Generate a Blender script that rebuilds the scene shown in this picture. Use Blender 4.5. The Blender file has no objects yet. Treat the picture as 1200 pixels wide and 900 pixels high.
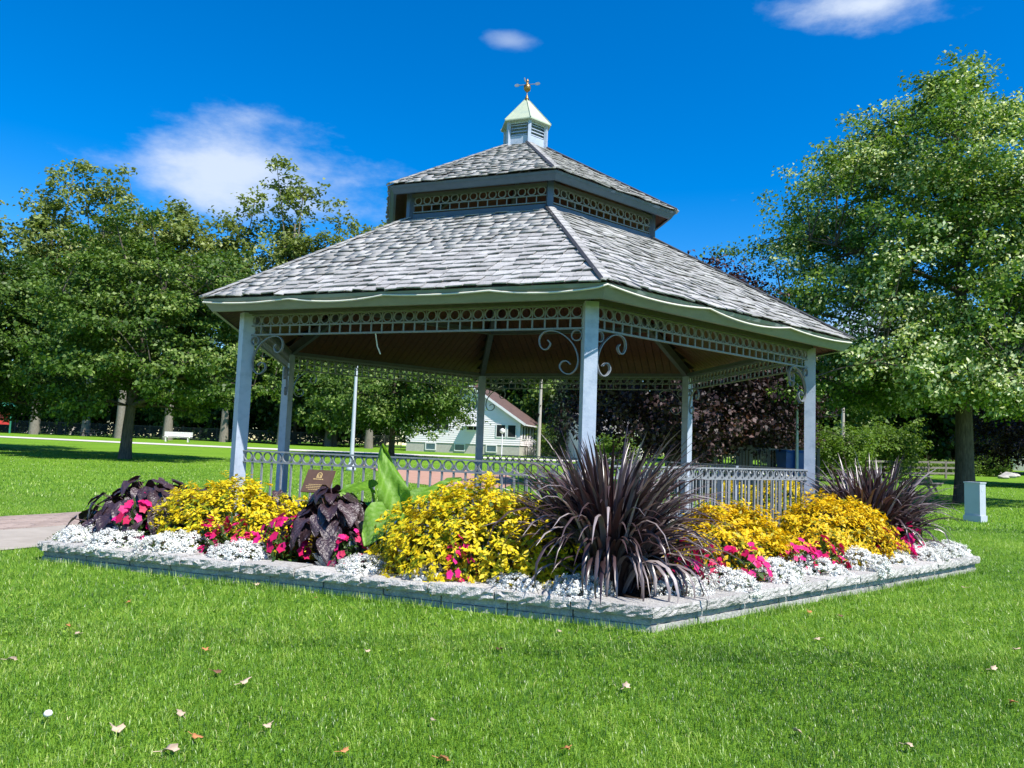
import bpy, math, random
import numpy as np
from mathutils import Vector, Matrix
random.seed(7)
rng = np.random.default_rng(7)
R_ = math.radians
S = bpy.context.scene
COL = S.collection
# ------------------------------------------------------------------ camera
CAM_H, F_PX, PITCH, ROLL = 1.351, 899.3, 0.0845, 0.0373
cam_d = bpy.data.cameras.new('camera'); cam = bpy.data.objects.new('camera', cam_d); COL.objects.link(cam)
cam_d.sensor_width = 36; cam_d.lens = F_PX/1200*36; cam_d.clip_end = 3000; cam_d.clip_start = 0.05
_f = Vector((0, math.cos(PITCH), math.sin(PITCH))); _u = Vector((0, -math.sin(PITCH), math.cos(PITCH))); _x = Vector((1, 0, 0))
_r = _x*math.cos(ROLL)+_u*math.sin(ROLL); _up = -_x*math.sin(ROLL)+_u*math.cos(ROLL)
mw = Matrix.Identity(4)
for i in range(3):
    mw[i][0] = _r[i]; mw[i][1] = _up[i]; mw[i][2] = -_f[i]
mw[2][3] = CAM_H
cam.matrix_world = mw
S.camera = cam
# ------------------------------------------------------------------ world, sun, exposure
SUN_AZ, SUN_EL = R_(46), R_(54)      # azimuth measured from the -Y direction towards +X
sun_dir = Vector((math.sin(SUN_AZ)*math.cos(SUN_EL), -math.cos(SUN_AZ)*math.cos(SUN_EL), math.sin(SUN_EL)))
sd = bpy.data.lights.new('sun', 'SUN'); sun = bpy.data.objects.new('sun', sd); COL.objects.link(sun)
sd.energy = 5.0; sd.angle = R_(0.53); sd.color = (1.0, 0.95, 0.87)
sun.rotation_euler = sun_dir.to_track_quat('Z', 'Y').to_euler(); sun.location = (20, -20, 40)
W = bpy.data.worlds.new('World'); S.world = W; W.use_nodes = True
S.view_settings.view_transform = 'Standard'; S.view_settings.look = 'None'
S.view_settings.gamma = 1; S.view_settings.use_curve_mapping = False
S.view_settings.exposure = 0.7

def pix_dir(u, v):
    d = _r*((u-600)/F_PX)+_up*(-(v-450)/F_PX)+_f
    return d
def world_nodes():
    nt = W.node_tree; nt.nodes.clear(); L = nt.links.new
    N = lambda t, **k: nt.nodes.new(t)
    out = N('ShaderNodeOutputWorld'); bg = N('ShaderNodeBackground'); sky = N('ShaderNodeTexSky')
    sky.sky_type = 'NISHITA'; sky.sun_disc = False; sky.sun_elevation = SUN_EL
    sky.sun_rotation = math.atan2(sun_dir.x, sun_dir.y)
    sky.air_density = 1.0; sky.dust_density = 0.0; sky.ozone_density = 4.0; sky.altitude = 200
    bg.inputs['Strength'].default_value = 0.125
    hs = N('ShaderNodeHueSaturation'); hs.inputs['Saturation'].default_value = 1.46; hs.inputs['Value'].default_value = 1.0; hs.inputs['Hue'].default_value = 0.506
    L(sky.outputs[0], hs.inputs['Color'])
    tc = N('ShaderNodeTexCoord')
    def math_(op, a, b=None, c=None, clamp=False):
        n = N('ShaderNodeMath'); n.operation = op; n.use_clamp = clamp
        for i, q in enumerate((a, b, c)):
            if q is None: continue
            if isinstance(q, (int, float)): n.inputs[i].default_value = q
            else: L(q, n.inputs[i])
        return n.outputs[0]
    def dot(v):
        n = N('ShaderNodeVectorMath'); n.operation = 'DOT_PRODUCT'; L(tc.outputs['Generated'], n.inputs[0]); n.inputs[1].default_value = v
        return n.outputs['Value']
    no = N('ShaderNodeTexNoise'); no.inputs['Scale'].default_value = 7; no.inputs['Detail'].default_value = 7; no.inputs['Roughness'].default_value = 0.60
    mp = N('ShaderNodeMapping'); mp.inputs['Scale'].default_value = (1, 1, 2.2); L(tc.outputs['Generated'], mp.inputs['Vector']); L(mp.outputs[0], no.inputs['Vector'])
    nz = no.outputs['Fac']
    total = None
    # (pixel centre, half width px, half height px, tilt, strength)
    for (u, v, hw, hh, tilt, st) in [(292, 195, 180, 76, .16, .88), (1012, 4, 118, 34, -.06, .95), (597, 48, 44, 16, .05, .40), (255, 330, 110, 40, 0.0, .8), (1010, 385, 90, 40, 0, .85)]:
        c = pix_dir(u, v).normalized()
        r = _r*math.cos(tilt)-_up*math.sin(tilt); r = (r-c*r.dot(c)).normalized(); up = r.cross(c)*-1; up = c.cross(r)*-1
        dc = math_('MAXIMUM', dot(c), 0.05)
        x = math_('DIVIDE', math_('DIVIDE', dot(r), dc), hw/F_PX)
        y = math_('DIVIDE', math_('DIVIDE', dot(up), dc), hh/F_PX)
        d = math_('SQRT', math_('ADD', math_('MULTIPLY', x, x), math_('MULTIPLY', y, y)))
        # density = smoothstep of (1-d + noise)
        q = math_('ADD', math_('SUBTRACT', 0.86, d), math_('MULTIPLY', math_('SUBTRACT', nz, 0.5), 1.7))
        mr = N('ShaderNodeMapRange'); mr.interpolation_type = 'SMOOTHSTEP'; mr.inputs['From Min'].default_value = 0.0; mr.inputs['From Max'].default_value = 0.85
        L(q, mr.inputs['Value'])
        a = math_('MULTIPLY', mr.outputs[0], st)
        total = a if total is None else math_('MAXIMUM', total, a)
    # scattered fair-weather clouds over the rest of the sky, behind the camera too
    n2 = N('ShaderNodeTexNoise'); n2.inputs['Scale'].default_value = 2.3; n2.inputs['Detail'].default_value = 7; n2.inputs['Roughness'].default_value = .6
    mp2 = N('ShaderNodeMapping'); mp2.inputs['Scale'].default_value = (1, 1, 2.4); mp2.inputs['Location'].default_value = (7.3, 1.2, 2.4); L(tc.outputs['Generated'], mp2.inputs['Vector']); L(mp2.outputs[0], n2.inputs['Vector'])
    m2 = N('ShaderNodeMapRange'); m2.interpolation_type = 'SMOOTHSTEP'; m2.inputs['From Min'].default_value = .62; m2.inputs['From Max'].default_value = .78; L(n2.outputs['Fac'], m2.inputs['Value'])
    total = math_('MAXIMUM', total, math_('MULTIPLY', m2.outputs[0], .8))
    mix = N('ShaderNodeMix'); mix.data_type = 'RGBA'; L(total, mix.inputs['Factor'])
    L(hs.outputs[0], mix.inputs['A']); mix.inputs['B'].default_value = (3.9, 4.4, 5.2, 1)
    L(mix.outputs['Result'], bg.inputs['Color']); L(bg.outputs[0], out.inputs[0])
world_nodes()

# ------------------------------------------------------------------ helpers
def gz(x, y):
    r = np.hypot(x, y); t = np.clip((r-30)/80, 0, 1); return 1.05*t*t*(3-2*t)
def gzf(x, y): return float(gz(x, y))
def at_dist(u, d, z=None):
    """point on the terrain straight below pixel column u at forward distance d"""
    k = pix_dir(u, 526+(u-600)*0.0373); x = k.x/k.y*d
    return Vector((x, d, gzf(x, d)))
def ground_pt(u, v, z=0.0):
    d = pix_dir(u, v); t = (z-CAM_H)/d.z; return Vector((d.x*t, d.y*t, z))
def proj(P):
    d = Vector(P)-Vector((0, 0, CAM_H)); w = d.dot(_f); return (600+F_PX*d.dot(_r)/w, 450-F_PX*d.dot(_up)/w)

MATS = {}
def nodes_of(name):
    m = bpy.data.materials.new(name); m.use_nodes = True; nt = m.node_tree
    b = nt.nodes['Principled BSDF']; MATS[name] = m
    return m, nt, b
def mat(name, c1, c2=None, scale=8, rough=.6, bump=0, bscale=None, detail=6, metal=0, stretch=None, spec=.5, objrand=0, c3=None):
    """noise-mixed two colour material with optional bump and per-object variation"""
    m, nt, b = nodes_of(name); L = nt.links.new; N = nt.nodes.new
    b.inputs['Roughness'].default_value = rough; b.inputs['Metallic'].default_value = metal; b.inputs['Specular IOR Level'].default_value = spec
    tc = N('ShaderNodeTexCoord'); src = tc.outputs['Object']
    if stretch:
        mp = N('ShaderNodeMapping'); mp.inputs['Scale'].default_value = stretch; L(src, mp.inputs['Vector']); src = mp.outputs[0]
    no = N('ShaderNodeTexNoise'); no.inputs['Scale'].default_value = scale; no.inputs['Detail'].default_value = detail; no.inputs['Roughness'].default_value = .65; L(src, no.inputs['Vector'])
    cr = N('ShaderNodeValToRGB'); L(no.outputs['Fac'], cr.inputs['Fac'])
    cr.color_ramp.elements[0].position = .3; cr.color_ramp.elements[1].position = .72
    cr.color_ramp.elements[0].color = (*c1, 1); cr.color_ramp.elements[1].color = (*(c2 or c1), 1)
    if c3:
        e = cr.color_ramp.elements.new(.5); e.color = (*c3, 1)
    col = cr.outputs['Color']
    if objrand:
        oi = N('ShaderNodeObjectInfo'); mr = N('ShaderNodeMapRange'); mr.inputs['To Min'].default_value = 1-objrand; mr.inputs['To Max'].default_value = 1+objrand; L(oi.outputs['Random'], mr.inputs['Value'])
        mx = N('ShaderNodeVectorMath'); mx.operation = 'SCALE'; L(col, mx.inputs[0]); L(mr.outputs[0], mx.inputs['Scale']); col = mx.outputs[0]
    L(col, b.inputs['Base Color'])
    if bump:
        n2 = N('ShaderNodeTexNoise'); n2.inputs['Scale'].default_value = bscale or scale*3; n2.inputs['Detail'].default_value = 5; L(src, n2.inputs['Vector'])
        bp = N('ShaderNodeBump'); bp.inputs['Strength'].default_value = bump; bp.inputs['Distance'].default_value = .02; L(n2.outputs['Fac'], bp.inputs['Height']); L(bp.outputs[0], b.inputs['Normal'])
    return m
def leafmat(name, cols, trans=.3, rough=.5, gloss=.3, tcol=None, bump=0):
    """leaf material: colour ramp over a per-leaf 'tint' attribute, some light passing through"""
    m, nt, b = nodes_of(name); L = nt.links.new; N = nt.nodes.new
    a = N('ShaderNodeAttribute'); a.attribute_name = 'tint'
    cr = N('ShaderNodeValToRGB'); L(a.outputs['Fac'], cr.inputs['Fac'])
    els = cr.color_ramp.elements
    for i, (p, c) in enumerate(cols):
        e = els[i] if i < 2 else els.new(p)
        e.position = p; e.color = (*c, 1)
    col = cr.outputs['Color']
    L(col, b.inputs['Base Color']); b.inputs['Roughness'].default_value = rough; b.inputs['Specular IOR Level'].default_value = gloss
    if bump:
        tc = N('ShaderNodeTexCoord'); n2 = N('ShaderNodeTexNoise'); n2.inputs['Scale'].default_value = 38; n2.inputs['Detail'].default_value = 4; L(tc.outputs['Object'], n2.inputs['Vector'])
        bp = N('ShaderNodeBump'); bp.inputs['Strength'].default_value = bump; bp.inputs['Distance'].default_value = .02; L(n2.outputs['Fac'], bp.inputs['Height']); L(bp.outputs[0], b.inputs['Normal'])
    if trans:
        t = N('ShaderNodeBsdfTranslucent'); mx = N('ShaderNodeMixShader'); mx.inputs[0].default_value = trans
        g = N('ShaderNodeVectorMath'); g.operation = 'MULTIPLY'; g.inputs[1].default_value = tcol or (1.3, 1.35, .6); L(col, g.inputs[0]); L(g.outputs[0], t.inputs['Color'])
        L(b.outputs[0], mx.inputs[1]); L(t.outputs[0], mx.inputs[2]); L(mx.outputs[0], nt.nodes['Material Output'].inputs[0])
    return m

def tag(o, label=None, cat=None, group=None, kind=None):
    if label: o['label'] = label
    if cat: o['category'] = cat
    if group: o['group'] = group
    if kind: o['kind'] = kind
    return o
def empty(name, loc, label=None, cat=None, group=None):
    o = bpy.data.objects.new(name, None); COL.objects.link(o); o.location = loc; o.empty_display_size = .2
    return tag(o, label, cat, group)
def woff(o):
    v = Vector((0, 0, 0))
    while o is not None: v = v+Vector(o.location); o = o.parent
    return v
def link(name, me, parent=None, loc=(0, 0, 0), rot=(0, 0, 0)):
    o = bpy.data.objects.new(name, me); COL.objects.link(o); o.location = loc; o.rotation_euler = rot
    if parent is not None: o.parent = parent
    return o
class MB:
    def __init__(s): s.v = []; s.f = []; s.sm = []
    def add(s, vs, fs, smooth=False):
        n = len(s.v); s.v += [tuple(p) for p in vs]; s.f += [tuple(i+n for i in f) for f in fs]; s.sm += [smooth]*len(fs); return s
    def box(s, c, size, rz=0, M=None):
        x, y, z = (q/2 for q in size); pts = [Vector((a*x, b*y, d*z)) for d in (-1, 1) for a, b in ((-1, -1), (1, -1), (1, 1), (-1, 1))]
        M = M or Matrix.Rotation(rz, 3, 'Z'); c = Vector(c)
        return s.add([M @ p+c for p in pts], [(3, 2, 1, 0), (4, 5, 6, 7), (0, 1, 5, 4), (1, 2, 6, 5), (2, 3, 7, 6), (3, 0, 4, 7)])
    def bar(s, a, b, w, h, up=Vector((0, 0, 1))):
        a, b = Vector(a), Vector(b); d = (b-a); l = d.length; d.normalize(); sd_ = d.cross(up)
        if sd_.length < 1e-4: sd_ = Vector((1, 0, 0))
        sd_.normalize(); u2 = sd_.cross(d); M = Matrix((d, sd_, u2)).transposed()
        return s.box((a+b)/2, (l, w, h), M=M)
    def tube(s, pts, rad, n=8, cap=True, smooth=True):
        pts = [Vector(p) for p in pts]; rr = rad if isinstance(rad, (list, tuple)) else [rad]*len(pts)
        vs = []; fs = []; prev = None
        for i, p in enumerate(pts):
            t = (pts[min(i+1, len(pts)-1)]-pts[max(i-1, 0)]).normalized()
            if prev is None: a = t.orthogonal().normalized()
            else: a = (prev-t*prev.dot(t)).normalized()
            prev = a; b = t.cross(a)
            for k in range(n):
                q = 2*math.pi*k/n; vs.append(p+(a*math.cos(q)+b*math.sin(q))*rr[i])
            if i:
                for k in range(n): fs.append(((i-1)*n+k, (i-1)*n+(k+1) % n, i*n+(k+1) % n, i*n+k))
        s.add(vs, fs, smooth)
        if cap:
            m = len(pts); s.add(vs[:n], [tuple(range(n))[::-1]]); s.add(vs[(m-1)*n:], [tuple(range(n))])
        return s
    def ribbon(s, pts, side, w, th):
        """flat strip along pts; 'side' is the wide direction"""
        pts = [Vector(p) for p in pts]; side = Vector(side).normalized(); vs = []; fs = []
        for i, p in enumerate(pts):
            t = (pts[min(i+1, len(pts)-1)]-pts[max(i-1, 0)]).normalized(); n = t.cross(side).normalized()
            vs += [p+side*w/2+n*th/2, p-side*w/2+n*th/2, p-side*w/2-n*th/2, p+side*w/2-n*th/2]
            if i:
                for k in range(4): fs.append(((i-1)*4+k, (i-1)*4+(k+1) % 4, i*4+(k+1) % 4, i*4+k))
        m = len(pts)-1; fs += [(3, 2, 1, 0), (m*4, m*4+1, m*4+2, m*4+3)]
        return s.add(vs, fs)
    def lathe(s, c, prof, n=12, smooth=True):
        c = Vector(c); vs = []; fs = []
        for i, (r, z) in enumerate(prof):
            for k in range(n): q = 2*math.pi*k/n; vs.append(c+Vector((r*math.cos(q), r*math.sin(q), z)))
            if i:
                for k in range(n): fs.append(((i-1)*n+k, (i-1)*n+(k+1) % n, i*n+(k+1) % n, i*n+k))
        m = len(prof)-1; fs += [tuple(range(n))[::-1], tuple(m*n+k for k in range(n))]
        return s.add(vs, fs, smooth)
    def mesh(s, name, m, off=(0, 0, 0)):
        me = bpy.data.meshes.new(name); off = Vector(off)
        me.from_pydata([tuple(Vector(v)-off) for v in s.v], [], s.f)
        me.polygons.foreach_set('use_smooth', s.sm); me.materials.append(MATS[m]); me.update(); return me
    def build(s, name, m, parent=None, loc=None):
        """world coordinates in; the object's origin is its parent's (or loc)"""
        if parent is not None: return link(name, s.mesh(name, m, woff(parent)), parent)
        loc = Vector(loc or (0, 0, 0)); return link(name, s.mesh(name, m, loc), None, loc)
def np_mesh(name, verts, quads, m, tint=None, smooth=False, tris=None):
    """big meshes straight from arrays; tint is one value per vertex"""
    me = bpy.data.meshes.new(name); nv = len(verts); nq = 0 if quads is None else len(quads); ntri = 0 if tris is None else len(tris)
    me.vertices.add(nv); me.vertices.foreach_set('co', np.asarray(verts, np.float32).ravel())
    parts = []; 
    if nq: parts.append(np.asarray(quads, np.int32).ravel())
    if ntri: parts.append(np.asarray(tris, np.int32).ravel())
    lv = np.concatenate(parts); me.loops.add(len(lv)); me.loops.foreach_set('vertex_index', lv)
    st = np.concatenate([np.arange(nq)*4, nq*4+np.arange(ntri)*3]).astype(np.int32)
    me.polygons.add(nq+ntri); me.polygons.foreach_set('loop_start', st)
    if smooth: me.polygons.foreach_set('use_smooth', np.ones(nq+ntri, bool))
    if tint is not None:
        a = me.attributes.new('tint', 'FLOAT', 'POINT'); a.data.foreach_set('value', np.asarray(tint, np.float32))
    me.materials.append(MATS[m]); me.update(calc_edges=True); return me
def unit(a): return a/np.maximum(np.linalg.norm(a, axis=-1, keepdims=True), 1e-9)
def leaf_quads(P, D, Nn, L, Wd, fold=.18):
    """rhombic leaves: base at P, pointing along D, facing Nn"""
    D = unit(D); S_ = unit(np.cross(D, Nn)); N2 = np.cross(S_, D)
    L = np.asarray(L)[:, None]; Wd = np.asarray(Wd)[:, None]
    a = P; b = P+D*L*.45+S_*Wd*.5+N2*Wd*fold; c = P+D*L-N2*L*.08; d = P+D*L*.45-S_*Wd*.5+N2*Wd*fold
    v = np.stack([a, b, c, d], 1).reshape(-1, 3); q = np.arange(len(v)).reshape(-1, 4)
    return v, q
def snoise(x, y, f, seed=0):
    r = np.random.default_rng(seed); o = 0
    for i in range(5):
        a = r.uniform(0, 6.28); k = f*(1+.6*i); o = o+np.sin((x*np.cos(a)+y*np.sin(a))*k+r.uniform(0, 6.28))/(1+.35*i)
    return o/2.6

# ------------------------------------------------------------------ materials
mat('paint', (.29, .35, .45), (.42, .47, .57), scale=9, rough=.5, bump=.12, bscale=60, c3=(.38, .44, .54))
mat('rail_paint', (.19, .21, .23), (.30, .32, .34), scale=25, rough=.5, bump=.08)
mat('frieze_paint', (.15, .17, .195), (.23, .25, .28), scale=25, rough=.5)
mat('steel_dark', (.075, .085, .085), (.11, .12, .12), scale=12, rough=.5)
mat('upper_paint_shaded', (.050, .078, .13), (.075, .108, .17), scale=6, rough=.45, bump=.05)  # same paint as the lower fascia, with skylit blue shade put into its colour
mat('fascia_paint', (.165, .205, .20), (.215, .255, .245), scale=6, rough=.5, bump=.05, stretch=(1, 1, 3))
mat('shingle', (.20, .195, .19), (.46, .45, .44), scale=9, rough=.85, bump=.5, bscale=60, stretch=(1, 1, 1), objrand=.20, c3=(.34, .332, .325), spec=.25)
mat('underlay', (.03, .03, .032), (.05, .05, .05), scale=10, rough=.9)
mat('hip_shadow_dark', (.025, .025, .03), (.04, .04, .045), scale=10, rough=.6)  # near-black colour for the painted shadow line beside the hip caps
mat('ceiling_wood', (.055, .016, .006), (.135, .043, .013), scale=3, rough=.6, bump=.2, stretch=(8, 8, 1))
mat('verdigris', (.33, .40, .32), (.46, .50, .36), scale=7, rough=.55, bump=.1, c3=(.40, .45, .33))
mat('brass', (.30, .15, .05), (.45, .26, .10), scale=12, rough=.35, metal=.8)
mat('vane_metal', (.35, .33, .30), (.5, .45, .4), scale=12, rough=.4, metal=.6)
mat('cap_stone', (.27, .26, .245), (.56, .545, .515), scale=26, rough=.9, bump=1.0, bscale=80, objrand=.12, c3=(.46, .445, .42), spec=.2)
mat('block_stone', (.26, .26, .255), (.48, .47, .44), scale=14, rough=.9, bump=.8, bscale=50, objrand=.12, spec=.2)
mat('soil', (.022, .015, .010), (.06, .042, .03), scale=12, rough=.95, bump=.8, spec=.2)
mat('concrete', (.30, .265, .225), (.40, .36, .31), scale=3, rough=.9, bump=.2, bscale=60, spec=.2)
mat('far_concrete', (.50, .47, .43), (.62, .59, .54), scale=1, rough=.9, spec=.2)
mat('paver', (.27, .205, .175), (.40, .32, .275), scale=5, rough=.9, bump=.3, bscale=80, objrand=.15, spec=.2)
mat('pink_paver', (.36, .20, .14), (.46, .28, .21), scale=2, rough=.9, spec=.2)
mat('plaque', (.10, .055, .035), (.13, .075, .05), scale=20, rough=.4)
mat('gold', (.55, .38, .16), (.62, .45, .2), scale=20, rough=.4)
mat('cable', (.62, .60, .52), (.68, .66, .58), scale=20, rough=.5)
mat('bark', (.055, .045, .037), (.16, .135, .11), scale=7, rough=.95, bump=1.0, bscale=22, stretch=(3, 3, .5), spec=.2)
mat('pale_bark', (.12, .105, .085), (.26, .235, .20), scale=6, rough=.95, bump=.8, bscale=20, stretch=(3, 3, .6), spec=.2)
mat('siding', (.78, .72, .74), (.84, .79, .80), scale=2, rough=.6)
mat('house_roof', (.065, .038, .032), (.14, .085, .07), scale=2.5, rough=.9, bump=.4, bscale=8)
mat('grey_roof', (.10, .09, .09), (.19, .18, .17), scale=2.5, rough=.9, bump=.4, bscale=8)
mat('foundation', (.38, .36, .33), (.48, .46, .42), scale=4, rough=.9)
mat('brick_red', (.16, .07, .05), (.26, .12, .09), scale=6, rough=.9)
mat('window_glass', (.015, .018, .02), (.03, .035, .04), scale=3, rough=.08, spec=.6)
mat('basement_glass', (.05, .10, .13), (.08, .15, .19), scale=3, rough=.12, spec=.6)
mat('white_trim', (.70, .70, .70), (.78, .78, .77), scale=5, rough=.5)
mat('awning', (.45, .46, .46), (.55, .56, .55), scale=5, rough=.6)
mat('dark_metal', (.02, .022, .024), (.04, .042, .045), scale=20, rough=.5)
mat('weathered_wood', (.12, .11, .10), (.24, .22, .20), scale=5, rough=.85, bump=.4, stretch=(1, 6, 6))
mat('pole_wood', (.34, .30, .25), (.48, .44, .38), scale=4, rough=.85, bump=.3, stretch=(4, 4, .5))
mat('pole_metal', (.42, .47, .53), (.5, .55, .6), scale=5, rough=.4)
mat('box_metal', (.40, .43, .51), (.46, .49, .57), scale=3, rough=.45, bump=.03)
mat('bin_blue', (.02, .08, .30), (.03, .11, .38), scale=4, rough=.45)
mat('bench_white', (.66, .64, .60), (.76, .74, .70), scale=6, rough=.7)
mat('play_red', (.55, .03, .03), (.65, .05, .04), scale=4, rough=.4)
mat('play_green', (.02, .16, .10), (.03, .22, .14), scale=4, rough=.4)
mat('rock', (.34, .31, .28), (.52, .49, .45), scale=4, rough=.95, bump=.8)
mat('fallen_tan', (.42, .30, .20), (.58, .45, .33), scale=30, rough=.8)
mat('fallen_orange', (.42, .15, .05), (.55, .24, .09), scale=30, rough=.8)
mat('fallen_brown', (.12, .05, .03), (.2, .09, .05), scale=30, rough=.8)
mat('clover_white', (.7, .7, .62), (.8, .8, .74), scale=30, rough=.8)
mat('stem_green', (.10, .16, .03), (.15, .22, .05), scale=20, rough=.6)
mat('stem_dark', (.05, .02, .03), (.08, .035, .04), scale=20, rough=.6)
# leaves
leafmat('grass_blade', [(0, (.026, .085, .010)), (.45, (.138, .292, .022)), (.8, (.31, .46, .055)), (1, (.60, .57, .26))], trans=.32, rough=.38, gloss=.5, tcol=(1.1, 1.2, .5))
leafmat('maple_leaf', [(0, (.026, .062, .010)), (.6, (.090, .165, .022)), (1, (.32, .40, .12))], trans=.28)
leafmat('poplar_leaf', [(0, (.070, .11, .025)), (.6, (.17, .22, .055)), (1, (.36, .40, .17))], trans=.3)
leafmat('ash_leaf', [(0, (.028, .072, .010)), (.5, (.090, .180, .020)), (.8, (.22, .33, .06)), (.9, (.50, .58, .28)), (1, (.72, .76, .48))], trans=.32, rough=.45, gloss=.4)
leafmat('purple_leaf', [(0, (.014, .008, .009)), (.6, (.036, .019, .020)), (1, (.16, .10, .095))], trans=.15, tcol=(1.5, .6, .5), rough=.5, gloss=.3)
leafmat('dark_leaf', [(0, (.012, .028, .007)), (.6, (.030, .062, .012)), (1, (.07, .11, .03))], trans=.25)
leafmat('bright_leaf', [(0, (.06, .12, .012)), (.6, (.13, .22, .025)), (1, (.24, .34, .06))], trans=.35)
leafmat('spruce_leaf', [(0, (.012, .03, .016)), (.6, (.03, .06, .03)), (1, (.07, .11, .06))], trans=.1)
leafmat('yellow_leaf', [(0, (.13, .20, .012)), (.25, (.36, .38, .012)), (.55, (.72, .56, .012)), (1, (.86, .70, .03))], trans=.3, tcol=(1.1, 1.0, .5), rough=.5)
leafmat('gold_leaf', [(0, (.13, .17, .012)), (.25, (.38, .34, .012)), (.55, (.74, .50, .010)), (1, (.87, .63, .018))], trans=.3, tcol=(1.1, 1.0, .5), rough=.5)
leafmat('bed_green', [(0, (.022, .06, .010)), (1, (.09, .17, .03))], trans=.25)
leafmat('alyssum', [(0, (.56, .58, .48)), (1, (.88, .88, .86))], trans=.2, tcol=(1, 1, 1), rough=.7, gloss=.2)
leafmat('impatiens', [(0, (.42, .008, .05)), (.5, (.62, .012, .12)), (1, (.70, .02, .26))], trans=.25, tcol=(1.2, .6, .9), rough=.5)
leafmat('strap_leaf', [(0, (.022, .012, .015)), (.5, (.070, .044, .048)), (1, (.36, .31, .31))], trans=.08, tcol=(1.4, .6, .6), rough=.34, gloss=.8)
leafmat('coleus_leaf', [(0, (.018, .010, .014)), (.6, (.055, .030, .038)), (1, (.13, .09, .10))], trans=.05, tcol=(1.4, .6, .8), rough=.38, gloss=.7, bump=.7)
leafmat('ear_leaf', [(0, (.10, .24, .02)), (.5, (.17, .36, .03)), (1, (.34, .52, .14))], trans=.4, rough=.5, gloss=.4, bump=.35)
leafmat('shingle_mass', [(0, (.21, .205, .20)), (.5, (.33, .322, .315)), (1, (.45, .44, .43))], trans=0, rough=.85, gloss=.25, bump=.4)
leafmat('silver_leaf', [(0, (.42, .45, .44)), (1, (.66, .68, .67))], trans=.1, tcol=(1, 1, 1), rough=.8)

# ------------------------------------------------------------------ terrain
def make_ground():
    m, nt, b = nodes_of('lawn'); L = nt.links.new; N = nt.nodes.new
    tc = N('ShaderNodeTexCoord')
    def noise(sc, det=6):
        n = N('ShaderNodeTexNoise'); n.inputs['Scale'].default_value = sc; n.inputs['Detail'].default_value = det; n.inputs['Roughness'].default_value = .7; L(tc.outputs['Object'], n.inputs['Vector']); return n.outputs['Fac']
    def ramp(f, *c):
        r = N('ShaderNodeValToRGB'); L(f, r.inputs['Fac']); r.color_ramp.elements[0].position = .32; r.color_ramp.elements[1].position = .70
        r.color_ramp.elements[0].color = (*c[0], 1); r.color_ramp.elements[1].color = (*c[1], 1); return r.outputs[0]
    a = ramp(noise(7), (.070, .175, .012), (.18, .34, .024))
    c = ramp(noise(.35, 4), (.12, .25, .015), (.22, .38, .026))
    mx = N('ShaderNodeMix'); mx.data_type = 'RGBA'; mx.inputs['Factor'].default_value = .5; L(a, mx.inputs['A']); L(c, mx.inputs['B'])
    L(mx.outputs['Result'], b.inputs['Base Color']); b.inputs['Roughness'].default_value = .8; b.inputs['Specular IOR Level'].default_value = .15
    bp = N('ShaderNodeBump'); bp.inputs['Strength'].default_value = .9; bp.inputs['Distance'].default_value = .05; L(noise(28, 4), bp.inputs['Height']); L(bp.outputs[0], b.inputs['Normal'])
    rs = list(np.concatenate([[0.5], np.arange(2, 130, 2.0), [140, 160, 200, 300, 500, 900]])); n = 160
    v = [(0, 0, 0)]; f = []
    for i, r in enumerate(rs):
        for k in range(n):
            q = 2*math.pi*k/n; x, y = r*math.cos(q), r*math.sin(q); v.append((x, y, gzf(x, y)))
    for k in range(n): f.append((0, 1+k, 1+(k+1) % n))
    for i in range(len(rs)-1):
        for k in range(n): a0 = 1+i*n; f.append((a0+k, a0+n+k, a0+n+(k+1) % n, a0+(k+1) % n))
    mb = MB(); mb.add(v, f, True); o = mb.build('lawn', 'lawn'); tag(o, kind='structure')
make_ground()
def strip(name, left, right, m, dz=.012):
    """paved strip between two world polylines, laid on the terrain"""
    v = []; f = []
    for i, (a, b) in enumerate(zip(left, right)):
        for q in (a, b): v.append((q[0], q[1], gzf(q[0], q[1])+dz))
        if i: f.append((2*i-2, 2*i-1, 2*i+1, 2*i))
    mb = MB(); mb.add(v, f); o = mb.build(name, m); tag(o, kind='structure'); return o
def resample(pts, n):
    out = []
    for i in range(len(pts)-1):
        for k in range(n): t = k/n; out.append(tuple(pts[i][j]*(1-t)+pts[i+1][j]*t for j in range(2)))
    out.append(tuple(pts[-1][:2])); return out

# ------------------------------------------------------------------ gazebo frame
CX, CY, ROT = 0.069, 12.29, 0.1654
RP = 4.40
def hx(k, r, z=0.0):
    a = ROT+math.pi/3*k; return Vector((CX+r*math.sin(a), CY-r*math.cos(a), z))
def radial(k): a = ROT+math.pi/3*k; return Vector((math.sin(a), -math.cos(a), 0))
Z_FR, Z_RT, Z_RB = 2.641, 1.211, 1.080
R_F, Z_F, R_S, Z_S = 4.843, 2.877, 4.974, 3.022
R_U, Z_U = 2.128, 4.628
R_S2, Z_S2, R_F2, Z_F2 = 2.503, 5.045, 2.415, 4.945
R_C, Z_C, Z_AP = .44, 6.652, 7.158
R_BED = 6.46

gaz = empty('gazebo', (CX, CY, 0), 'grey-blue hexagonal park gazebo with two-tier shingled roof and louvred cupola', 'gazebo')
# floor slab
mb = MB(); n = 6; top = [hx(k, 4.62, .10) for k in range(6)]; bot = [hx(k, 4.62, -.1) for k in range(6)]
mb.add(top+bot, [(0, 1, 2, 3, 4, 5), (11, 10, 9, 8, 7, 6)]+[(k+6, (k+1) % 6+6, (k+1) % 6, k) for k in range(6)]); mb.build('floor', 'concrete', gaz)
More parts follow.
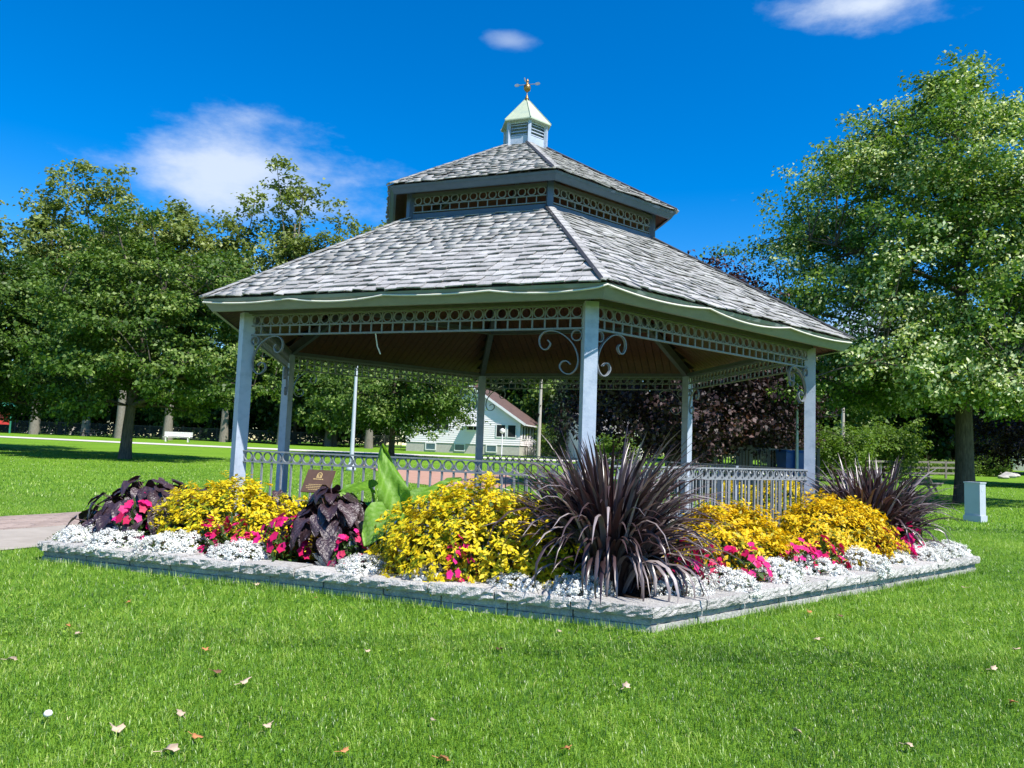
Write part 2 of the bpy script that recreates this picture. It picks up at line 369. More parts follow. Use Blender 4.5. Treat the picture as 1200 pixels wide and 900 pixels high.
# posts
for k in range(6):
    mb = MB(); a = ROT+math.pi/3*k; c = hx(k, RP)
    mb.box((c.x, c.y, 1.5), (.145, .145, 2.83), rz=a)
    p = mb.build('post', 'paint', gaz)
    mb = MB(); mb.box((c.x, c.y, .14), (.24, .24, .07), rz=a); mb.box((c.x, c.y, .20), (.18, .18, .06), rz=a); mb.build('base_plate', 'paint', p)
    mb = MB(); mb.box((c.x, c.y, 2.70), (.152, .152, .02), rz=a); mb.build('collar', 'paint', p)
# ring meshes (x along the side, z up)
def ring_mesh(name, r, w, dpt, m, n=16):
    mb = MB(); vs = []; fs = []
    for k in range(n):
        q = 2*math.pi*k/n
        for rr, yy in ((r, -dpt/2), (r-w, -dpt/2), (r-w, dpt/2), (r, dpt/2)): vs.append((rr*math.cos(q), yy, rr*math.sin(q)))
    for k in range(n):
        for j in range(4): fs.append((k*4+j, k*4+(j+1) % 4, ((k+1) % n)*4+(j+1) % 4, ((k+1) % n)*4+j))
    mb.add(vs, fs); return mb.mesh(name, m)
def box_mesh(name, size, m, off=(0, 0, 0)):
    mb = MB(); mb.box(off, size); return mb.mesh(name, m)
# scroll bracket profile traced in (distance from post, below frieze) metres
SCR = [(65, 528), (86, 556), (62, 594), (26, 590), (4, 550), (8, 502), (38, 470), (90, 460), (150, 475), (210, 515), (255, 565), (285, 630), (293, 690), (275, 745), (235, 775), (190, 765), (160, 725), (175, 688), (210, 682), (238, 705)]
SCR = [((322-x)*.00150, -(y-455)*.00147) for x, y in SCR]
def catmull(p, n=4):
    out = []; P = [p[0]]+list(p)+[p[-1]]
    for i in range(1, len(P)-2):
        p0, p1, p2, p3 = (np.array(q, float) for q in P[i-1:i+3])
        for k in range(n):
            t = k/n; out.append(tuple(.5*((2*p1)+(-p0+p2)*t+(2*p0-5*p1+4*p2-p3)*t*t+(-p0+3*p1-3*p2+p3)*t**3)))
    out.append(tuple(np.array(p[-1], float))); return out
def scroll_mesh(sgn):
    mb = MB(); pts = [(sgn*x, 0, z) for x, z in catmull(SCR)]
    mb.ribbon(pts, (0, 1, 0), .034, .011)
    rc = []
    for k in range(17): q = 2*math.pi*k/16; rc.append((sgn*(.066+.056*math.cos(q)), 0, -.062+.056*math.sin(q)))
    mb.ribbon(rc, (0, 1, 0), .034, .010); return mb.mesh('scroll_bracket', 'frieze_paint')
scr_m = {1: scroll_mesh(1), -1: scroll_mesh(-1)}
PITCHL = 30
fr_ring = ring_mesh('frieze_ring', .062, .011, .018, 'frieze_paint')
side_len = RP-.145
cell = side_len/PITCHL
fr_stem = box_mesh('frieze_stem', (.016, .016, .108), 'frieze_paint')
fr_div = box_mesh('divider', (.010, .014, .118), 'frieze_paint')
for k in range(6):
    A, B = hx(k, RP), hx((k+1) % 6, RP); e = (B-A).normalized(); nrm = Vector((e.y, -e.x, 0)); rz = math.atan2(e.y, e.x)
    a0 = A+e*.073; b0 = B-e*.073
    mb = MB()
    for z, h in ((Z_FR, .020), (Z_FR+.112, .016), (Z_FR+.247, .018)): mb.bar((a0.x, a0.y, z), (b0.x, b0.y, z), .028, h)
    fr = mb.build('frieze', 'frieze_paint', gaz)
    off = woff(fr)
    for i in range(PITCHL):
        c = a0+e*(cell*(i+.5)); link('frieze_ring', fr_ring, fr, Vector((c.x, c.y, Z_FR+.180))-off, (0, 0, rz))
        if i:
            c = a0+e*(cell*i); o = link('frieze_stem', fr_stem, fr, Vector((c.x, c.y, Z_FR+.056))-off, (0, 0, rz))
    for i in range(1, PITCHL):
        c = a0+e*(cell*i); link('divider', fr_div, fr, Vector((c.x, c.y, Z_FR+.180))-off, (0, 0, rz))
    for P, sg, ee in ((a0, 1, e), (b0, -1, e)):
        link('scroll_bracket', scr_m[sg], gaz, Vector((P.x, P.y, Z_FR-.012))-woff(gaz), (0, 0, rz))
# railings on four sides
rl_ring = ring_mesh('rail_ring', .060, .012, .022, 'rail_paint')
def baluster_mesh():
    mb = MB(); mb.box((0, 0, (Z_RB+.14)/2-Z_RB), (.020, .020, Z_RB-.14))
    for s in (-1, 1):
        pts = [(0, 0, .075), (s*.006, 0, .045), (s*.020, 0, .018), (s*.046, 0, .006)]; mb.ribbon(pts, (0, 1, 0), .020, .010)
    return mb.mesh('baluster', 'rail_paint')
bal_m = baluster_mesh()
for k in (5, 0, 1, 2):
    A, B = hx(k, RP), hx((k+1) % 6, RP); e = (B-A).normalized(); rz = math.atan2(e.y, e.x)
    a0 = A+e*.073; b0 = B-e*.073; mb = MB()
    mb.bar((a0.x, a0.y, Z_RT), (b0.x, b0.y, Z_RT), .040, .018); mb.bar((a0.x, a0.y, Z_RB), (b0.x, b0.y, Z_RB), .030, .016); mb.bar((a0.x, a0.y, .17), (b0.x, b0.y, .17), .030, .020)
    rl = mb.build('railing', 'rail_paint', gaz); off = woff(rl)
    for i in range(PITCHL):
        c = a0+e*(cell*(i+.5)); link('rail_ring', rl_ring, rl, Vector((c.x, c.y, (Z_RT+Z_RB)/2))-off, (0, 0, rz))
        if i: c = a0+e*(cell*i); link('baluster', bal_m, rl, Vector((c.x, c.y, Z_RB))-off, (0, 0, rz))
    mb = MB()
    c = A+e*(side_len*.56 if k == 0 else side_len*.5)+Vector((e.y, -e.x, 0))*(-.045)
    mb.box((c.x, c.y, .655), (.05, .05, 1.11), rz=rz); mb.build('rail_post', 'paint', rl)
# fascias (canted) and drip trim
def hexband(name, r0, z0, r1, z1, th, m, parent, k):
    """board on side k between outer line (r0,z0) bottom and (r1,z1) top"""
    c = Vector((0, 0, 0)); vs = []
    for kk in (k, (k+1) % 6):
        vs += [hx(kk, r0, z0), hx(kk, r1, z1), hx(kk, r1-th, z1+.0), hx(kk, r0-th, z0)]
    mb = MB(); mb.add(vs, [(0, 4, 5, 1), (1, 5, 6, 2), (2, 6, 7, 3), (3, 7, 4, 0), (0, 1, 2, 3), (7, 6, 5, 4)]); return mb.build(name, m, parent)
for k in range(6):
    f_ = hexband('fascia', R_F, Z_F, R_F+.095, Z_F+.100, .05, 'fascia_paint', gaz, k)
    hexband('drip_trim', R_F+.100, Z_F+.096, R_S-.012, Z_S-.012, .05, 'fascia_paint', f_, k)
    f2 = hexband('upper_fascia', R_F2, Z_F2-.01, R_F2+.055, Z_F2+.060, .04, 'upper_paint_shaded', gaz, k)
    hexband('drip_trim', R_F2+.060, Z_F2+.056, R_S2-.010, Z_S2-.010, .04, 'upper_paint_shaded', f2, k)
# ceilings, rafters, purlins
def cone_sheet(name, r0, z0, r1, z1, m, parent, flip=False, th=.02):
    mb = MB()
    for k in range(6):
        a, b, c, d = hx(k, r0, z0), hx((k+1) % 6, r0, z0), hx((k+1) % 6, r1, z1), hx(k, r1, z1)
        mb.add([a, b, c, d], [(0, 1, 2, 3) if not flip else (3, 2, 1, 0)])
    return mb.build(name, m, parent)
slope = (Z_U-Z_S)/(R_S-R_U)
roof = cone_sheet('roof', R_S-.02, Z_S-.008, R_U-.02, Z_U-.008+.0, 'underlay', gaz)
# plank ceiling: boards run up the slope
for k in range(6):
    mb = MB(); a, b, c, d = hx(k, R_F-.02, Z_F+.02), hx((k+1) % 6, R_F-.02, Z_F+.02), hx((k+1) % 6, R_U-.1, Z_U-.10), hx(k, R_U-.1, Z_U-.10)
    nb = 34; base_n = ((b-a).cross(d-a)).normalized()
    if base_n.z < 0: base_n = -base_n
    L0 = (b-a).length; e = (b-a).normalized(); mid0 = (a+b)/2; mid1 = (c+d)/2; upv = (mid1-mid0)
    L1 = (c-d).length
    for i in range(nb):
        s0 = -L0/2+L0*i/nb+.005; s1 = -L0/2+L0*(i+1)/nb-.005; sm = max(abs(s0), abs(s1))
        t1 = 1.0 if sm <= L1/2 else (L0/2-sm)/(L0/2-L1/2)
        if t1 < .03: continue
        p = [mid0+e*s0, mid0+e*s1, mid0+e*s1+upv*t1, mid0+e*s0+upv*t1]; q = [v+base_n*.015 for v in p]
        mb.add(p+q, [(3, 2, 1, 0), (4, 5, 6, 7), (0, 1, 5, 4), (1, 2, 6, 5), (2, 3, 7, 6), (3, 0, 4, 7)])
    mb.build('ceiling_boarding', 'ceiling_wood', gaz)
for k in range(6):
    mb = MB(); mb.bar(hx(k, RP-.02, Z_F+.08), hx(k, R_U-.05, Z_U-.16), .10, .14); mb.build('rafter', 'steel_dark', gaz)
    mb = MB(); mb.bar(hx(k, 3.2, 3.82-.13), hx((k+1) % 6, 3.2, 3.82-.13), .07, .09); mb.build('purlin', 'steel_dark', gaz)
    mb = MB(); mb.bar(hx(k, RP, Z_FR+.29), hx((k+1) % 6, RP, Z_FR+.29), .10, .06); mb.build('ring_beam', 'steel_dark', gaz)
# upper tier
up_ring = ring_mesh('frieze_ring', .062, .014, .016, 'frieze_paint', 14)
up_stem = box_mesh('frieze_stem', (.014, .014, .10), 'frieze_paint')
for k in range(6):
    a = ROT+math.pi/3*k; c = hx(k, R_U)
    mb = MB(); mb.box((c.x, c.y, (Z_U+Z_F2)/2+.02), (.085, .085, Z_F2-Z_U+.16), rz=a); mb.build('upper_post', 'upper_paint_shaded', gaz)
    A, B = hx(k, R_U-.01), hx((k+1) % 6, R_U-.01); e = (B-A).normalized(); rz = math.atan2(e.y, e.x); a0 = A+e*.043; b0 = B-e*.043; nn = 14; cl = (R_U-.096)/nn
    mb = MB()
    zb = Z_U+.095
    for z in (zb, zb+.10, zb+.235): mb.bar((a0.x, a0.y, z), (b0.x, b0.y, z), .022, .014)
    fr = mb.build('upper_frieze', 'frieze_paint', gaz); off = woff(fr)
    mb = MB(); mb.bar((a0.x, a0.y, Z_U+.015), (b0.x, b0.y, Z_U+.015), .05, .10); mb.build('curb_board', 'upper_paint_shaded', gaz)
    for i in range(nn):
        c = a0+e*(cl*(i+.5)); link('frieze_ring', up_ring, fr, Vector((c.x, c.y, zb+.168))-off, (0, 0, rz))
        if i: c = a0+e*(cl*i); link('frieze_stem', up_stem, fr, Vector((c.x, c.y, zb+.05))-off, (0, 0, rz))
    mb = MB(); mb.bar(hx(k, R_U, Z_F2+.02), hx((k+1) % 6, R_U, Z_F2+.02), .06, .05); mb.build('upper_beam', 'steel_dark', gaz)
    mb = MB(); mb.bar(hx(k, R_U, Z_F2+.09), hx(k, .3, 6.18), .06, .09); mb.build('upper_rafter', 'steel_dark', gaz)
Z_CB, R_CB = 6.235, .375
roof2 = cone_sheet('upper_roof', R_S2-.015, Z_S2-.006, R_CB-.02, Z_CB, 'underlay', gaz)
mb = MB()
for k in range(6):
    a, b, c, d = hx(k, R_F2-.01, Z_F2+.02), hx((k+1) % 6, R_F2-.01, Z_F2+.02), hx((k+1) % 6, R_CB-.05, Z_CB-.06), hx(k, R_CB-.05, Z_CB-.06)
    mb.add([a, b, c, d], [(3, 2, 1, 0)])
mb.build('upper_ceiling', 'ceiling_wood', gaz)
# ---- shingles
def face_frame(k, r0, z0, r1, z1):
    a, b, c, d = hx(k, r0, z0), hx((k+1) % 6, r0, z0), hx((k+1) % 6, r1, z1), hx(k, r1, z1)
    e = (b-a).normalized(); m0 = (a+b)/2; up = ((c+d)/2-m0); Lh = up.length; up.normalize(); nrm = e.cross(up)
    if nrm.z < 0: nrm = -nrm
    return m0, e, up, nrm, (b-a).length/2, (c-d).length/2, Lh
SH_F = [(3, 2, 1, 0), (4, 5, 6, 7), (0, 1, 5, 4), (1, 2, 6, 5), (2, 3, 7, 6), (3, 0, 4, 7)]
def shingles(k, r0, z0, r1, z1, expo, wmin, wmax, seed):
    rd = random.Random(seed); m0, e, up, nn, h0, h1, Lh = face_frame(k, r0, z0, r1, z1); out = []
    rows = int(Lh/expo)+1
    for i in range(rows):
        t0 = i*expo-.015; s = None
        hw = lambda t: h0+(h1-h0)*min(max(t, 0), Lh)/Lh
        lim = hw(t0)-.005; x = -lim-rd.uniform(0, wmin)
        while x < lim:
            w = rd.uniform(wmin, wmax); xa, xb = x+.004, x+w-.004; x += w
            tb = t0+rd.uniform(-.016, .016); tt = min(tb+expo*1.55, Lh)
            th = rd.uniform(.010, .017); lift = rd.uniform(.004, .025); tw = rd.uniform(-.004, .004); cu = rd.uniform(-.006, .006)
            la, lt = hw(tb), hw(tt)
            A = max(xa, -la); B = min(xb, la); C_ = min(xb, lt); D = max(xa, -lt)
            if B-A < .03: continue
            if C_ < A: C_ = A+.004
            if D > B: D = B-.004
            if C_ < D: C_ = D+.002
            def P(s_, t_, n_): return m0+e*s_+up*t_+nn*n_
            ts_ = rd.uniform(-.012, .012)
            vs = [P(A, tb+ts_, lift+cu), P(B, tb-ts_, lift-cu), P(C_, tt, .001), P(D, tt, .001), P(A, tb+ts_, lift+cu+th+tw), P(B, tb-ts_, lift-cu+th-tw), P(C_, tt, .006), P(D, tt, .006)]
            out.append((i, vs))
    return out
allsh = []
for k in range(6):
    for (i, vs) in shingles(k, R_S, Z_S, R_U+.03, Z_U-.01, .148, .10, .24, 100+k): allsh.append((k, i, vs))
cpos = Vector((0, 0, CAM_H))
def near_key(q):
    k, i, vs = q; c = sum((Vector(v) for v in vs), Vector())/8; return (c-cpos).length if k in (5, 0) else 1e6
allsh.sort(key=near_key)
for k, i, vs in allsh[:300]:
    c = sum((Vector(v) for v in vs), Vector())/8
    mb = MB(); mb.add(vs, SH_F); me = mb.mesh('shingle', 'shingle', c); link('shingle', me, roof, c-woff(roof))
def shingle_mass(lst, parent):
    V = np.array([[tuple(v) for v in vs] for vs in lst]).reshape(-1, 3)-np.array(woff(parent)); n = len(lst)
    Q = (np.arange(n)[:, None, None]*8+np.array(SH_F)[None]).reshape(-1, 4); o = link('shingle_courses', np_mesh('shingle_courses', V, Q, 'shingle_mass', np.repeat(np.clip(rng.normal(.5, .24, n), 0, 1), 8)), parent); tag(o, kind='stuff')
shingle_mass([vs for k, i, vs in allsh[300:]], roof)
shingle_mass([vs for k in range(6) for (i, vs) in shingles(k, R_S2, Z_S2, R_CB, Z_CB, .125, .10, .22, 200+k)], roof2)
def hips(parent, r0, z0, r1, z1, n, w):
    for k in range(6):
        a, b = hx(k, r0+.01, z0+.02), hx(k, r1, z1+.02); d = (b-a); tng = Vector((-radial(k).y, radial(k).x, 0))
        mb = MB(); l = tng*-1
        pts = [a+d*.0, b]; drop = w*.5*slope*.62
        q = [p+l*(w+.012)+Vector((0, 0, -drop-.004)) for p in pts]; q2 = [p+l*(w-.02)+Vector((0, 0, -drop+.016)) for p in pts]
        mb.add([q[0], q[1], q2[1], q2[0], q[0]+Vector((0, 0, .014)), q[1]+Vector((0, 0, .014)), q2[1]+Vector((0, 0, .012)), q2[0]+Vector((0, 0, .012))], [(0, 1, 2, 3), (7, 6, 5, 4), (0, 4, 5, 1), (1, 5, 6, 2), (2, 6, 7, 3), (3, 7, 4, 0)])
        mb.build('hip_shadow_strip', 'hip_shadow_dark', parent)  # dark strip modelled as the shadow gap along the caps' left edge
        for i in range(n):
            t0 = i/n; t1 = min(1.0, (i+1.5)/n); j = random.uniform(-.004, .004)
            c0 = a+d*t0+Vector((0, 0, .018+j)); c1 = a+d*t1+Vector((0, 0, .004))
            vs = []
            for c, th in ((c0, .02), (c1, .008)):
                vs += [c-tng*w+Vector((0, 0, -drop)), c, c+tng*w+Vector((0, 0, -drop))]
                vs += [c-tng*w+Vector((0, 0, -drop-th)), c-Vector((0, 0, th)), c+tng*w+Vector((0, 0, -drop-th))]
            cc = (c0+c1)/2; mb = MB()
            mb.add(vs, [(0, 1, 7, 6), (1, 2, 8, 7), (3, 9, 10, 4), (4, 10, 11, 5), (0, 3, 4, 1), (1, 4, 5, 2), (6, 7, 10, 9), (7, 8, 11, 10), (0, 6, 9, 3), (2, 5, 11, 8)])
            link('hip_cap', mb.mesh('hip_cap', 'shingle', cc), parent, cc-woff(parent))
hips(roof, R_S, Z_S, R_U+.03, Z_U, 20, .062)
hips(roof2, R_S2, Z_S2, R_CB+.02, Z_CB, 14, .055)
# ---- cupola
mb = MB(); zt = Z_C-.02
for k in range(6):
    a, b = hx(k, R_CB-.03, Z_CB-.1), hx((k+1) % 6, R_CB-.03, Z_CB-.1); h = Vector((0, 0, 1))
    zs = [Z_CB-.1, Z_CB+.16]
    mb.add([a, b, Vector((b.x, b.y, zs[1])), Vector((a.x, a.y, zs[1]))], [(0, 1, 2, 3)])
    mb.add([Vector((a.x, a.y, zt-.03)), Vector((b.x, b.y, zt-.03)), Vector((b.x, b.y, zt)), Vector((a.x, a.y, zt))], [(0, 1, 2, 3)])
    m_ = [hx(k, R_CB-.10, z) for z in (Z_CB+.16, zt-.03)]; m2 = [hx((k+1) % 6, R_CB-.10, z) for z in (Z_CB+.16, zt-.03)]
    mb.add([m_[0], m2[0], m2[1], m_[1]], [(0, 1, 2, 3)])
cup = mb.build('cupola', 'paint', gaz)
for k in range(6):
    c = hx(k, R_CB-.02); mb = MB(); mb.box((c.x, c.y, (Z_CB+zt)/2-.04), (.05, .05, zt-Z_CB+.08), rz=ROT+math.pi/3*k); mb.build('corner_trim', 'paint', cup)
    for i in range(4):
        z = Z_CB+.185+i*.055; A, B = hx(k, R_CB-.045, z), hx((k+1) % 6, R_CB-.045, z); e = (B-A).normalized(); n_ = Vector((e.y, -e.x, 0))
        vs = [A+e*.03+n_*.018+Vector((0, 0, -.02)), B-e*.03+n_*.018+Vector((0, 0, -.02)), B-e*.03-n_*.03+Vector((0, 0, .018)), A+e*.03-n_*.03+Vector((0, 0, .018))]
        mb = MB(); mb.add(vs+[v+Vector((0, 0, .010)) for v in vs], SH_F); mb.build('louvre_slat', 'paint', cup)
mb = MB(); ap = Vector((CX, CY, Z_AP)); e0 = [hx(k, R_C, Z_C) for k in range(6)]; e1 = [hx(k, R_C, Z_C-.018) for k in range(6)]; e2 = [hx(k, R_C-.1, Z_C-.02) for k in range(6)]
mb.add(e0+e1+e2+[ap], [(k, (k+1) % 6, 18) for k in range(6)]+[(k+6, (k+1) % 6+6, (k+1) % 6, k) for k in range(6)]+[(k+12, (k+1) % 6+12, (k+1) % 6+6, k+6) for k in range(6)]+[(12, 17, 16, 15, 14, 13)])
cr_ = mb.build('cupola_roof', 'verdigris', cup)
# seams
mb = MB()
for k in range(6): mb.bar(hx(k, R_C+.004, Z_C+.004), Vector((CX, CY, Z_AP+.006)), .014, .012)
mb.build('seam', 'verdigris', cup)
# ---- weather vane
mb = MB(); b0 = Vector((CX, CY, Z_AP-.03)); mb.tube([b0, b0+Vector((0, 0, .36))], .010, 8); vane = mb.build('weather_vane', 'vane_metal', gaz)
mb = MB(); mb.lathe((CX, CY, Z_AP+.12), [(.012, -.02), (.022, -.01), (.05, .02), (.062, .055), (.055, .09), (.03, .115), (.016, .14), (.026, .16), (.020, .19), (.012, .2)], 14); mb.build('ball', 'brass', vane)
mb = MB(); mb.lathe((CX, CY, Z_AP-.01), [(.05, -.03), (.03, .01), (.016, .05), (.012, .06)], 12); mb.build('collar', 'brass', vane)
va = .25; vd = Vector((math.cos(va), -math.sin(va), 0)); zc = Vector((CX, CY, Z_AP+.235))
mb = MB(); mb.tube([zc-vd*.15, zc+vd*.15], .006, 6); vd2 = Vector((vd.y, -vd.x, 0)); mb.tube([zc-vd2*.13, zc+vd2*.13], .006, 6); mb.build('arm', 'vane_metal', vane)
for s, dd in ((1, vd), (-1, vd), (1, vd2), (-1, vd2)):
    c = zc+dd*s*.175; mb = MB(); pts = []
    for q in range(8): g = 2*math.pi*q/8; pts.append(c+dd*math.cos(g)*.045+Vector((0, 0, 1))*math.sin(g)*.026)
    w = Vector((dd.y, -dd.x, 0))*.004
    mb.add([p+w for p in pts]+[p-w for p in pts], [tuple(range(8)), tuple(range(8, 16))[::-1]]+[(i, i+8, (i+1) % 8+8, (i+1) % 8) for i in range(8)]); mb.build('direction_paddle', 'vane_metal', vane)
# ---- cable draped along the fascia, and a loose wire
def fascia_pt(k, t, drop): 
    a, b = hx(k, R_F+.115, Z_F+.115), hx((k+1) % 6, R_F+.115, Z_F+.115); p = a*(1-t)+b*t
    return p+Vector((0, 0, -drop))+((a+b)/2-Vector((CX, CY, a.z))).normalized()*(.012-drop*.9*0.0)
pts = []
for k, sags in ((5, 4), (0, 3)):
    for i in range(60):
        t = i/60+.002; u = (t*sags) % 1; sag = (.03, .05, .02, .045, .05, .07, .035)[(int(t*sags)+(0 if k == 5 else 4)) % 7]
        pts.append(fascia_pt(k, t, sag*4*u*(1-u)+(.02 if k == 5 else .0)))
mb = MB(); mb.tube(pts, .011, 6); o = mb.build('power_cable', 'cable'); tag(o, 'cream power cable draped in loops along the gazebo fascia', 'cable')
a, b = hx(5, RP-.02, Z_FR-.01), hx(0, RP-.02, Z_FR-.01); c = a*.585+b*.415
mb = MB(); mb.tube([c, c+Vector((.01, 0, -.06)), c+Vector((.03, -.01, -.15)), c+Vector((.07, -.01, -.24))], .008, 6); o = mb.build('loose_wire', 'cable'); tag(o, 'short loose wire dangling from the gazebo frieze', 'wire')

# ------------------------------------------------------------------ raised flower bed
Z_CAP, CAP_H, CAP_D = .198, .086, .30
def side_frame(k, r):
    A, B = hx(k, r), hx((k+1) % 6, r); e = (B-A).normalized(); n = Vector((e.y, -e.x, 0)); return A, B, e, n
wall = empty('flower_bed_wall', (CX, CY, 0), 'low split-faced grey stone wall edging the flower bed round the gazebo', 'stone wall')
def stone(name, k, s0, s1, depth, z0, z1, r, m, rough, mit0=0, mit1=0, nx=17, nz=5, seed=0, face_in=0.0):
    """split-faced block on side k from s0 to s1; the outer face is broken, the ends may be mitred"""
    rd = random.Random(seed); A, B, e, n = side_frame(k, r); vs = []; fs = []
    g = .006
    for j in range(nz):
        tz = j/(nz-1)
        for i in range(nx):
            ti = i/(nx-1); ed = 0 if 0 < i < nx-1 else -.006
            d = rd.uniform(-rough, rough)+ed-face_in
            if j in (0, nz-1): d -= rough*.8
            zz = z0+(z1-z0)*tz+(rd.uniform(-.004, .004) if 0 < j < nz-1 else 0)
            p = A+e*(s0+g+(s1-s0-2*g)*ti)+n*d; vs.append(Vector((p.x, p.y, zz)))
    for j in range(nz-1):
        for i in range(nx-1): a = j*nx+i; fs.append((a, a+1, a+nx+1, a+nx))
    b = len(vs)
    for z in (z0, z1):
        for ti in (0, 1):
            s = s0+g+mit0*depth if ti == 0 else s1-g-mit1*depth
            p = A+e*s-n*depth; vs.append(Vector((p.x, p.y, z)))
    top = [(nz-1)*nx+i for i in range(nx)]; bot = list(range(nx))
    fs.append(tuple(top)+(b+3, b+2)); fs.append(tuple(bot[::-1])+(b, b+1))
    fs.append((b+1, b, b+2, b+3))
    lft = [j*nx for j in range(nz)]; rgt = [j*nx+nx-1 for j in range(nz)]
    fs.append(tuple([b]+lft+[b+2])[::-1]); fs.append(tuple([b+1]+rgt+[b+3]))
    mb = MB(); mb.add(vs, fs); c = sum(vs, Vector())/len(vs); c.z = z0
    return link(name, mb.mesh(name, m, c), wall, c-woff(wall))
T30 = math.tan(math.pi/6)
sd_ = 0
for k in (5, 0, 1, 2):
    L_ = R_BED; nst = 10; cuts = [0]+[L_*(i+random.uniform(-.06, .06))/nst for i in range(1, nst)]+[L_]
    for i in range(nst):
        sd_ += 1
        stone('cap_stone', k, cuts[i], cuts[i+1], CAP_D, Z_CAP-CAP_H+random.uniform(-.002, .002), Z_CAP+random.uniform(-.007, .007), R_BED, 'cap_stone', .013 if k == 5 else .009, T30 if (i == 0 and k != 5) else 0, T30 if (i == nst-1 and k != 2) else 0, seed=sd_)
    nb = 11; L2 = R_BED-.055
    cuts = [0]+[L2*(i+random.uniform(-.08, .08))/nb for i in range(1, nb)]+[L2]
    for z0, z1, inset in ((.052, Z_CAP-CAP_H-.004, .055), (-.08, .048, .040)):
        L2 = R_BED-inset
        for i in range(nb):
            sd_ += 1; q = L2/(R_BED-.055)
            stone('wall_block', k, cuts[i]*q, cuts[i+1]*q, .22, z0, z1, R_BED-inset, 'block_stone', .007, T30 if (i == 0 and k != 5) else 0, T30 if (i == nb-1 and k != 2) else 0, nx=7, nz=3, seed=sd_)
# return of the wall at the left end towards the gazebo, beside the path
def bedpt(k, t, inset, z=0.0):
    """t runs 0..1 along side k, inset metres inwards from the wall face"""
    r = R_BED-inset/math.cos(math.pi/6); A, B = hx(k, r), hx((k+1) % 6, r); p = A*(1-t)+B*t; return Vector((p.x, p.y, z))
P0, P1_ = hx(5, R_BED-.02), hx(5, 4.66)
d = (P1_-P0); nrt = 3
for i in range(nrt):
    a = P0+d*((i+.02)/nrt); b = P0+d*((i+.98)/nrt); mb = MB(); mb.bar((a.x, a.y, Z_CAP-.045), (b.x, b.y, Z_CAP-.045), .24, .075); mb.build('cap_stone', 'cap_stone', wall)
# soil
mb = MB()
for k in (5, 0, 1, 2):
    a, b, c, d = hx(k, R_BED-.2, .115), hx((k+1) % 6, R_BED-.2, .115), hx((k+1) % 6, 4.55, .16), hx(k, 4.55, .16); mb.add([a, b, c, d], [(0, 1, 2, 3)])
o = mb.build('flower_bed_soil', 'soil'); tag(o, kind='structure')

def bed_at(k, u, inset, z=.13):
    """place in the bed on side k whose picture column is u"""
    lo, hi = 0.0, 1.0
    for _ in range(40):
        m_ = (lo+hi)/2
        if proj(bedpt(k, m_, inset, .3))[0] < u: lo = m_
        else: hi = m_
    return bedpt(k, (lo+hi)/2, inset, z)
def rot_to(nv):
    return Vector(nv).to_track_quat('Z', 'Y').to_matrix()
# ---- yellow mounds
def dome_points(n, rx, ry, h, seed, low=-.1):
    r = np.random.default_rng(seed); u = r.uniform(0, 2*np.pi, n); c = r.uniform(low, 1, n); s = np.sqrt(np.clip(1-c*c, 0, 1))
    N_ = np.stack([s*np.cos(u), s*np.sin(u), c], 1)
    bump = 1+.10*np.sin(3*u+seed)*s+.07*np.sin(7*N_[:, 0]+5*N_[:, 1]+seed)+.05*np.sin(13*N_[:, 2]+9*N_[:, 0])
    P = N_*np.array([rx, ry, h])*bump[:, None]; nn = unit(N_/np.array([rx, ry, h])); return P, nn, r
def yellow_mound(loc, rx, ry, h, seed, label, m='yellow_leaf', n=1050, rz=0):
    root = empty('yellow_foliage_plant', loc, label, 'plant', 'yellow mounds in the flower bed'); root.rotation_euler[2] = rz
    P, nn, r = dome_points(n, rx, ry, h, seed); P = P*(r.uniform(.84, 1.03, n)+.10*(r.random(n) < .12))[:, None]; P[:, 2] = np.maximum(P[:, 2], .0)+.02
    per = 12; C = np.repeat(P, per, 0); NN = np.repeat(nn, per, 0); m_ = len(C)
    ax = unit(NN+np.array([0, 0, .55])+r.normal(0, .25, (m_, 3)))
    t = unit(np.cross(ax, r.normal(0, 1, (m_, 3)))); D = unit(t+ax*r.uniform(-.15, .75, (m_, 1)))
    L = r.uniform(.026, .074, m_); v, q = leaf_quads(C+r.normal(0, .018, (m_, 3)), D, ax, L, L*r.uniform(.38, .6, m_))
    # lower, inner leaves are greener by nature: the yellow ones are the flowering tops
    patch = np.repeat(.5+.5*np.sin(P[:, 0]*9+seed)*np.sin(P[:, 1]*8+1+seed)*np.cos(P[:, 2]*9), per)
    tv = np.clip(r.normal(.72, .2, m_)-.30*(r.random(m_) < .16)-.40*np.repeat(r.random(n) < .15, per)-.12*patch, 0, 1)
    me = np_mesh('foliage', v, q, m, np.repeat(tv, 4)); link('foliage', me, root)
    n2 = 900; P2, nn2, r2 = dome_points(n2, rx*.86, ry*.86, h*.82, seed+50, 0); P2 = P2*r2.uniform(.4, 1, (n2, 1)); P2[:, 2] = np.abs(P2[:, 2])+.01
    D2 = unit(nn2+r2.normal(0, .7, (n2, 3))); v, q = leaf_quads(P2, D2, nn2+np.array([0, 0, .6]), r2.uniform(.06, .1, n2), r2.uniform(.03, .05, n2))
    link('inner_leaves', np_mesh('inner_leaves', v, q, 'bed_green', np.repeat(r2.random(n2), 4)), root)
    mb = MB()
    for i in range(14):
        a = i*2.4; q0 = Vector((math.cos(a)*rx*.1, math.sin(a)*ry*.1, -.02)); q1 = Vector((math.cos(a)*rx*.62, math.sin(a)*ry*.62, h*(.45+.3*((i*37) % 10)/10))); mb.tube([q0, (q0+q1)/2+Vector((0, 0, .06)), q1], [.012, .009, .005], 5)
    link('stems', mb.mesh('stems', 'stem_green'), root)
    return root
